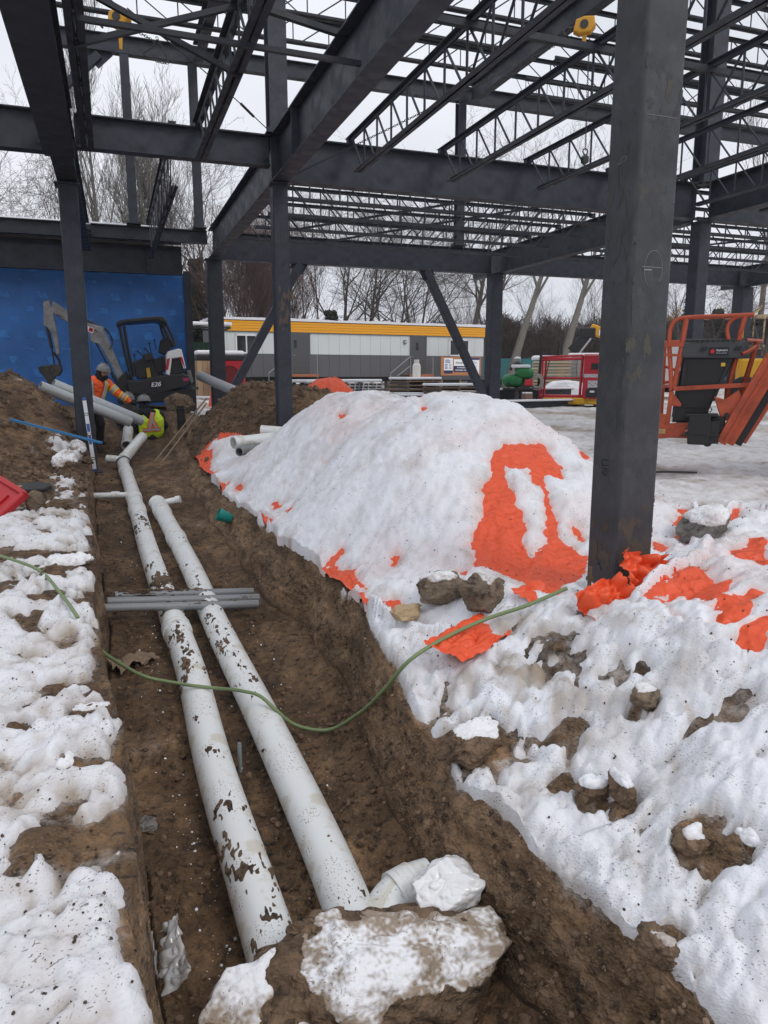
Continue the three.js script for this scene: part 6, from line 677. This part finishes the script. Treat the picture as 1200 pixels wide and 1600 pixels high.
// ---------- the three workers ----------
// one continuous skin from tapered capsules, joined by a smooth minimum and meshed
function skin(caps, cell, k = .03, warp = 0) {
  let lo = v3(1e9, 1e9, 1e9), hi = v3(-1e9, -1e9, -1e9); for (const c of caps) { const r = Math.max(c[3], c[7]) + .05; lo.min(v3(Math.min(c[0], c[4]) - r, Math.min(c[1], c[5]) - r, Math.min(c[2], c[6]) - r)); hi.max(v3(Math.max(c[0], c[4]) + r, Math.max(c[1], c[5]) + r, Math.max(c[2], c[6]) + r)); }
  const mid = lo.clone().add(hi).multiplyScalar(.5), H = Math.max(hi.x - lo.x, hi.y - lo.y, hi.z - lo.z) / 2, N = Math.min(150, Math.ceil(2 * H / cell) + 4), mc = new MarchingCubes(N, undefined, false, false, 400000), half = N / 2; mc.isolation = 0; mc.field.fill(-1);
  const f = new Float32Array(N * N * N).fill(1);
  for (const c of caps) { const dx = c[4] - c[0], dy = c[5] - c[1], dz = c[6] - c[2], dd = dx * dx + dy * dy + dz * dz + 1e-9, R2 = Math.max(c[3], c[7]) + .09, ix = (v, m) => Math.round(((v - m) / H) * half + half), x0 = Math.max(1, ix(Math.min(c[0], c[4]) - R2, mid.x)), x1 = Math.min(N - 2, ix(Math.max(c[0], c[4]) + R2, mid.x)), y0 = Math.max(1, ix(Math.min(c[1], c[5]) - R2, mid.y)), y1 = Math.min(N - 2, ix(Math.max(c[1], c[5]) + R2, mid.y)), z0 = Math.max(1, ix(Math.min(c[2], c[6]) - R2, mid.z)), z1 = Math.min(N - 2, ix(Math.max(c[2], c[6]) + R2, mid.z));
    for (let z = z0; z <= z1; z++) for (let y = y0; y <= y1; y++) for (let x = x0; x <= x1; x++) { const X = (x - half) / half * H + mid.x, Y = (y - half) / half * H + mid.y, Z = (z - half) / half * H + mid.z, t = clamp(((X - c[0]) * dx + (Y - c[1]) * dy + (Z - c[2]) * dz) / dd), d = Math.hypot(X - c[0] - t * dx, Y - c[1] - t * dy, Z - c[2] - t * dz) - mix(c[3], c[7], t), i = z * N * N + y * N + x, e = f[i], h = clamp(.5 + .5 * (e - d) / k); f[i] = e > .9 ? d : mix(e, d, h) - k * h * (1 - h); } }
  if (warp) for (let z = 1; z < N - 1; z++) for (let y = 1; y < N - 1; y++) for (let x = 1; x < N - 1; x++) { const i = z * N * N + y * N + x; if (Math.abs(f[i]) < .08) { const X = (x - half) / half * H, Y = (y - half) / half * H, Z = (z - half) / half * H; f[i] += warp * (Math.abs(n3(X * 9, Y * 14, Z * 9)) - .2); } }
  for (let i = 0; i < f.length; i++) mc.field[i] = -f[i]; mc.update(); const n = mc.count ?? mc.geometry.drawRange.count, p = new Float32Array(n * 3), q = new Float32Array(n * 3); for (let i = 0; i < n; i++) { p[i * 3] = mc.positionArray[i * 3] * H + mid.x; p[i * 3 + 1] = mc.positionArray[i * 3 + 1] * H + mid.y; p[i * 3 + 2] = mc.positionArray[i * 3 + 2] * H + mid.z; }
  let g = new THREE.BufferGeometry(); g.setAttribute('position', new THREE.BufferAttribute(p, 3)); g = mergeVertices(g, 1e-4); g.computeVertexNormals(); g.setAttribute('uv', new THREE.BufferAttribute(new Float32Array(g.attributes.position.count * 2), 2)); return g;
}
const C = (a, ra, b, rb) => [...a, ra, ...b, rb], skinM = M([.33, .17, .115], .6), hivis = M([.9, .115, .018], .6), hivisY = M([.62, .85, .03], .6), tapeM = M([.42, .43, .42], .4), tapeY = M([.72, .62, .06], .5), tapeO = M([.85, .14, .02], .55), navy = M([.008, .01, .02], .85), trousers = M([.02, .019, .02], .9), browny = M([.1, .075, .055], .9), hatM = M([.17, .175, .185], .35), balac = M([.01, .01, .011], .9);
// hard hat at a head centre, turned and tipped
function hardHat(t, p, yaw, pitch, roll = 0) { const h = part('hard_hat', [new THREE.SphereGeometry(.148, 26, 14, 0, 6.2832, 0, 1.62).scale(.92, .92, 1.08), rbox(.03, .02, .25, .009, 0, .133, 0), new THREE.TorusGeometry(.148, .01, 6, 28).rotateX(Math.PI / 2).scale(.94, 1, 1.1).translate(0, -.006, .004), new THREE.CylinderGeometry(.13, .135, .01, 24, 1, false, -1.1, 2.2).scale(.92, 1, 1.1).translate(0, -.016, .055)], hatM, t); h.position.copy(p); h.rotation.set(pitch, yaw, roll, 'YXZ'); return h; }
function face(t, p, yaw, pitch, sc = 1) { // small face pieces in head space: z forward
  const g = new THREE.Group(); g.name = 'face'; const e = [], w = []; for (const s of [-1, 1]) { w.push(new THREE.SphereGeometry(.012, 10, 8).translate(s * .032, .0, .088)); e.push(new THREE.SphereGeometry(.0065, 8, 6).translate(s * .032, 0, .098)); } return [w, e]; }
{ // worker 1: hi-vis orange jacket, bending over the pipes, seen from the front; x right, z towards the viewer
  const t = thing('person', 'worker in orange taped jacket and grey hard hat bending over the pipes', 'person', V(-.44, .1, 17.4), .35);
  const hip = [0, .88, -.05], chest = [.06, 1.3, .1], neck = [.1, 1.46, .2], head = [.17, 1.58, .29];
  const sl = [-.17, 1.37, .08], el = [-.27, 1.06, .17], hl = [-.12, .86, .36], sr = [.29, 1.33, .16], er = [.47, 1.12, .28], hr = [.7, .93, .4];
  const hand = (h, d) => { const o = []; for (let i = 0; i < 4; i++) { const a = [h[0] + d[0] * .05 + (i - 1.5) * .012, h[1] + d[1] * .05 - .01, h[2] + d[2] * .05 + (i - 1.5) * .018], b = [a[0] + d[0] * .05, a[1] - .035 - .004 * i, a[2] + d[2] * .03]; o.push(C(a, .0125, b, .011)); } o.push(C([h[0], h[1], h[2] + .03], .014, [h[0] + d[0] * .05, h[1] - .02, h[2] + .06], .012)); o.push(C(h, .04, [h[0] + d[0] * .05, h[1] + d[1] * .05, h[2] + d[2] * .05], .038)); return o; };
  part('body', skin([C(hip, .15, chest, .17), C(chest, .14, neck, .07), C(neck, .058, head, .07), C(head, .088, [head[0] + .02, head[1] - .04, head[2] + .035], .07), C([.07, .86, -.05], .1, [.12, .45, .05], .075), C([.12, .45, .05], .072, [.12, .06, -.05], .05), C([-.09, .86, -.05], .1, [-.14, .45, .06], .075), C([-.14, .45, .06], .072, [-.16, .06, -.05], .05), C([.12, .04, -.05], .05, [.14, .03, .12], .04), C([-.16, .04, -.05], .05, [-.17, .03, .12], .04), C(sl, .08, el, .055), C(el, .052, hl, .04), C(sr, .08, er, .055), C(er, .052, hr, .04)], .016, .03), skinM, t);
  part('hand', skin([...hand(hr, [.8, -.5, .3]), ...hand(hl, [.7, -.3, .5])], .006, .008), balac, t);
  part('jacket', skin([C([.0, .84, -.05], .185, [.03, 1.0, .0], .195), C([.03, 1.0, 0], .2, chest, .205), C(chest, .19, [.09, 1.43, .17], .1), C(sl, .105, [-.27, 1.08, .16], .085), C([-.27, 1.08, .16], .085, [-.14, .88, .34], .062), C(sr, .105, er, .085), C(er, .083, [.66, .96, .385], .058), C(sl, .1, sr, .1)], .016, .035, .035), hivis, t);
  const band = (a, b, r, ft, m, w = .05) => { const A = v3(...a), B = v3(...b), p = A.clone().lerp(B, ft), d = B.clone().sub(A).normalize(); return new THREE.CylinderGeometry(r, r * 1.02, w, 22, 1, true).applyQuaternion(Q.setFromUnitVectors(YY, d)).translate(p.x, p.y, p.z); };
  tapeM.side = tapeY.side = tapeO.side = THREE.DoubleSide;
  part('reflective_tape', [band(sr, er, .104, .62, 0), band(er, hr, .088, .4, 0), band(sl, el, .103, .62, 0), band(el, hl, .086, .45, 0), tube([v3(-.1, 1.46, .2), v3(-.085, 1.35, .3), v3(-.06, 1.15, .25), v3(-.04, .95, .19)], .026, 24, 6), tube([v3(.2, 1.44, .25), v3(.2, 1.34, .335), v3(.17, 1.15, .27), v3(.12, .95, .2)], .026, 24, 6)], tapeM, t);
  part('yellow_edging', [band(sr, er, .102, .78, 0, .03), band(sr, er, .105, .46, 0, .03), band(er, hr, .086, .6, 0, .03), band(er, hr, .092, .2, 0, .03), band(sl, el, .1, .8, 0, .03), band(sl, el, .106, .44, 0, .03), tube([v3(-.135, 1.45, .19), v3(-.125, 1.34, .288), v3(-.1, 1.15, .24), v3(-.08, .95, .18)], .017, 24, 6), tube([v3(.235, 1.42, .25), v3(.24, 1.33, .32), v3(.21, 1.15, .262), v3(.16, .95, .19)], .017, 24, 6)], tapeY, t);
  part('trousers', skin([C([0, .86, -.05], .16, [0, .8, -.05], .16), C([.08, .84, -.05], .125, [.12, .45, .05], .095), C([.12, .45, .05], .092, [.12, .1, -.05], .08), C([-.09, .84, -.05], .125, [-.14, .45, .06], .095), C([-.14, .45, .06], .092, [-.16, .1, -.05], .08)], .018, .03, .02), trousers, t);
  part('boot', skin([C([.12, .1, -.05], .062, [.12, .05, -.04], .06), C([.12, .045, -.04], .055, [.14, .04, .13], .045), C([-.16, .1, -.05], .062, [-.16, .05, -.04], .06), C([-.16, .045, -.04], .055, [-.17, .04, .13], .045)], .012, .03), black, t);
  part('hood_liner', skin([C([head[0] - .01, head[1] + .02, head[2] - .03], .112, [.1, 1.45, .17], .095), C([head[0] + .02, head[1] - .1, head[2] + .03], .07, [.12, 1.44, .2], .08)], .01, .03), balac, t);
  const hg = new THREE.Group(); part('nose', skin([C([.19, 1.575, .375], .013, [.197, 1.55, .395], .018), C([.15, 1.53, .365], .035, [.225, 1.53, .35], .035), C([.15, 1.6, .35], .05, [.225, 1.59, .34], .05), C([.19, 1.5, .355], .03, [.195, 1.485, .35], .028)], .006, .015), skinM, t); part('eye', [new THREE.SphereGeometry(.011, 10, 8).translate(.163, 1.583, .398), new THREE.SphereGeometry(.011, 10, 8).translate(.222, 1.58, .385)], M([.05, .035, .03], .3), t); part('mouth', bar(v3(.175, 1.518, .396), v3(.215, 1.516, .388), .008, .012), M([.2, .07, .06], .6), t);
  hardHat(t, v3(.175, 1.63, .3), .25, .18, -.05);
}
{ // worker 2: seen from behind, kneeling in the trench, yellow vest over a navy hoodie
  const t = thing('person', 'worker kneeling with his back turned in yellow vest with an orange and silver cross', 'person', V(.8, -.12, 18.3), 0); t.scale.set(1.12, 1.1, 1.1);
  const head = [-.12, .98, -.03];
  part('body', skin([C([0, .36, 0], .16, [-.01, .66, -.02], .17), C([-.01, .66, -.02], .15, [-.1, .86, -.03], .07), C([-.1, .84, -.03], .06, head, .09), C([-.08, .32, 0], .1, [-.13, .1, -.3], .08), C([.09, .32, 0], .1, [.13, .1, -.3], .08), C([-.13, .09, -.3], .07, [-.13, .07, .18], .055), C([.13, .09, -.3], .07, [.14, .07, .18], .055), C([-.2, .72, -.02], .07, [-.3, .48, -.1], .055), C([-.3, .48, -.1], .05, [-.22, .28, -.32], .04), C([.19, .72, -.02], .07, [.27, .5, -.12], .055), C([.27, .5, -.12], .05, [.2, .28, -.32], .04)], .016, .03), skinM, t);
  part('hand', skin([C([-.22, .28, -.32], .04, [-.2, .24, -.37], .035), C([.2, .28, -.32], .04, [.18, .24, -.37], .035), ...[-1, 1].flatMap(s => [0, 1, 2, 3].map(i => C([s * (.21 - i * .012), .245, -.37 - i * .006], .012, [s * (.19 - i * .012), .2, -.4 - i * .006], .01)))], .007, .008), browny, t);
  part('hoodie', skin([C([0, .4, 0], .175, [0, .66, -.02], .185), C([-.01, .68, -.02], .165, [-.1, .84, -.02], .085), C([-.18, .74, -.02], .092, [-.31, .49, -.1], .076), C([-.31, .49, -.1], .072, [-.23, .3, -.3], .052), C([.18, .74, -.02], .092, [.28, .5, -.12], .076), C([.28, .5, -.12], .072, [.21, .3, -.3], .052), C([-.17, .8, .05], .075, [.03, .8, .06], .075), C([-.08, .76, .1], .06, [-.06, .66, .11], .04), C([-.12, .9, -.03], .1, [-.12, 1.0, -.04], .105)], .014, .03, .02), navy, t);
  const shell = skin([C([-.075, .38, 0], .18, [-.085, .62, -.01], .175), C([.075, .38, 0], .18, [.085, .62, -.01], .175), C([-.08, .6, 0], .17, [-.1, .74, -.02], .11), C([.08, .6, 0], .17, [.1, .74, -.02], .12)], .012, .04, .012); part('vest', shell, hivisY, t);
  const onBack = (x, y) => v3(x, y, (.207 - .35 * Math.max(0, Math.abs(x) - .09) ** 1.2) - .25 * Math.pow(y - .58, 2)), strip = (a, b, w) => { const n = 8, pos = [], idx = [], d = v3(b[0] - a[0], b[1] - a[1], 0).normalize(), s = v3(-d.y, d.x, 0).multiplyScalar(w / 2); for (let i = 0; i <= n; i++) { const x = mix(a[0], b[0], i / n), y = mix(a[1], b[1], i / n); for (const q of [-1, 1]) { const p = onBack(x + s.x * q, y + s.y * q); pos.push(p.x, p.y, p.z); } } for (let i = 0; i < n; i++) idx.push(i * 2, i * 2 + 1, i * 2 + 2, i * 2 + 1, i * 2 + 3, i * 2 + 2); const g = new THREE.BufferGeometry(); g.setAttribute('position', new THREE.Float32BufferAttribute(pos, 3)); g.setIndex(idx); g.computeVertexNormals(); return g; };
  part('orange_tape', [strip([-.06, .4], [.04, .8], .1), strip([.13, .4], [-.0, .66], .1), strip([-.19, .42], [.19, .44], .085)], tapeO, t); const sil = [strip([-.06, .4], [.04, .8], .05), strip([.13, .4], [-.0, .66], .05), strip([-.19, .42], [.19, .44], .04)].map(g => g.translate(0, 0, .005)); part('silver_tape', sil, M([.45, .4, .42], .4, { side: THREE.DoubleSide }), t);
  part('trousers', skin([C([0, .34, 0], .165, [0, .3, 0], .165), C([-.08, .3, 0], .125, [-.13, .11, -.3], .1), C([.09, .3, 0], .125, [.13, .11, -.3], .1), C([-.13, .1, -.3], .085, [-.13, .08, .12], .07), C([.13, .1, -.3], .085, [.14, .08, .12], .07)], .016, .03, .015), M([.035, .03, .027], .9), t);
  part('boot', skin([C([-.13, .08, .14], .06, [-.13, .05, .3], .05), C([.14, .08, .14], .06, [.14, .05, .3], .05)], .012, .03), M([.08, .06, .045], .85), t);
  part('ear_muff_band', new THREE.TorusGeometry(.128, .012, 6, 24).rotateX(Math.PI / 2).translate(-.12, 1.02, -.03), black, t);
  hardHat(t, v3(-.12, 1.04, -.03), Math.PI + .2, .08);
}
{ // worker 3: only head and shoulder show between the other two
  const t = thing('person', 'worker in dark clothes and grey hard hat, mostly hidden between the other two', 'person', V(.28, .0, 19.0), .3);
  part('body', skin([C([0, .35, 0], .16, [.0, .74, .06], .17), C([0, .74, .06], .13, [0, .93, .12], .06), C([0, .93, .12], .058, [0, 1.05, .16], .088), C([-.08, .3, 0], .1, [-.14, .32, .4], .08), C([.08, .3, 0], .1, [.14, .32, .4], .08), C([-.14, .32, .4], .075, [-.14, .05, .3], .055), C([.14, .32, .4], .075, [.14, .05, .3], .055), C([-.18, .78, .06], .075, [-.26, .5, .2], .055), C([-.26, .5, .2], .05, [-.1, .4, .42], .04), C([.18, .78, .06], .075, [.26, .5, .2], .055), C([.26, .5, .2], .05, [.1, .4, .42], .04)], .018, .03), skinM, t);
  part('coat', skin([C([0, .36, 0], .185, [0, .74, .06], .2), C([0, .74, .06], .17, [0, .9, .11], .09), C([-.18, .78, .06], .1, [-.26, .5, .2], .08), C([-.26, .5, .2], .075, [-.12, .41, .39], .058), C([.18, .78, .06], .1, [.26, .5, .2], .08), C([.26, .5, .2], .075, [.12, .41, .39], .058), C([-.08, .3, 0], .12, [-.14, .32, .4], .1), C([.08, .3, 0], .12, [.14, .32, .4], .1), C([-.14, .32, .4], .09, [-.14, .1, .3], .075), C([.14, .32, .4], .09, [.14, .1, .3], .075)], .018, .03, .02), M([.045, .04, .038], .9), t);
  part('hand', skin([C([-.1, .4, .42], .04, [-.06, .38, .46], .036), C([.1, .4, .42], .04, [.06, .38, .46], .036), ...[-1, 1].flatMap(s => [0, 1, 2, 3].map(i => C([s * (.07 - i * .012), .385, .47 + i * .004], .012, [s * (.06 - i * .012), .345, .49 + i * .004], .01)))], .008, .008), balac, t);
  part('eye', [new THREE.SphereGeometry(.011, 8, 6).translate(-.032, 1.06, .245), new THREE.SphereGeometry(.011, 8, 6).translate(.032, 1.06, .245)], M([.05, .035, .03], .3), t); part('nose', skin([C([0, 1.05, .248], .012, [0, 1.025, .262], .017)], .006, .01), skinM, t);
  hardHat(t, v3(0, 1.09, .165), .1, .14);
}
scene.traverse(o => { if (o.isMesh) shade(o); });
renderer.render(scene, camera);
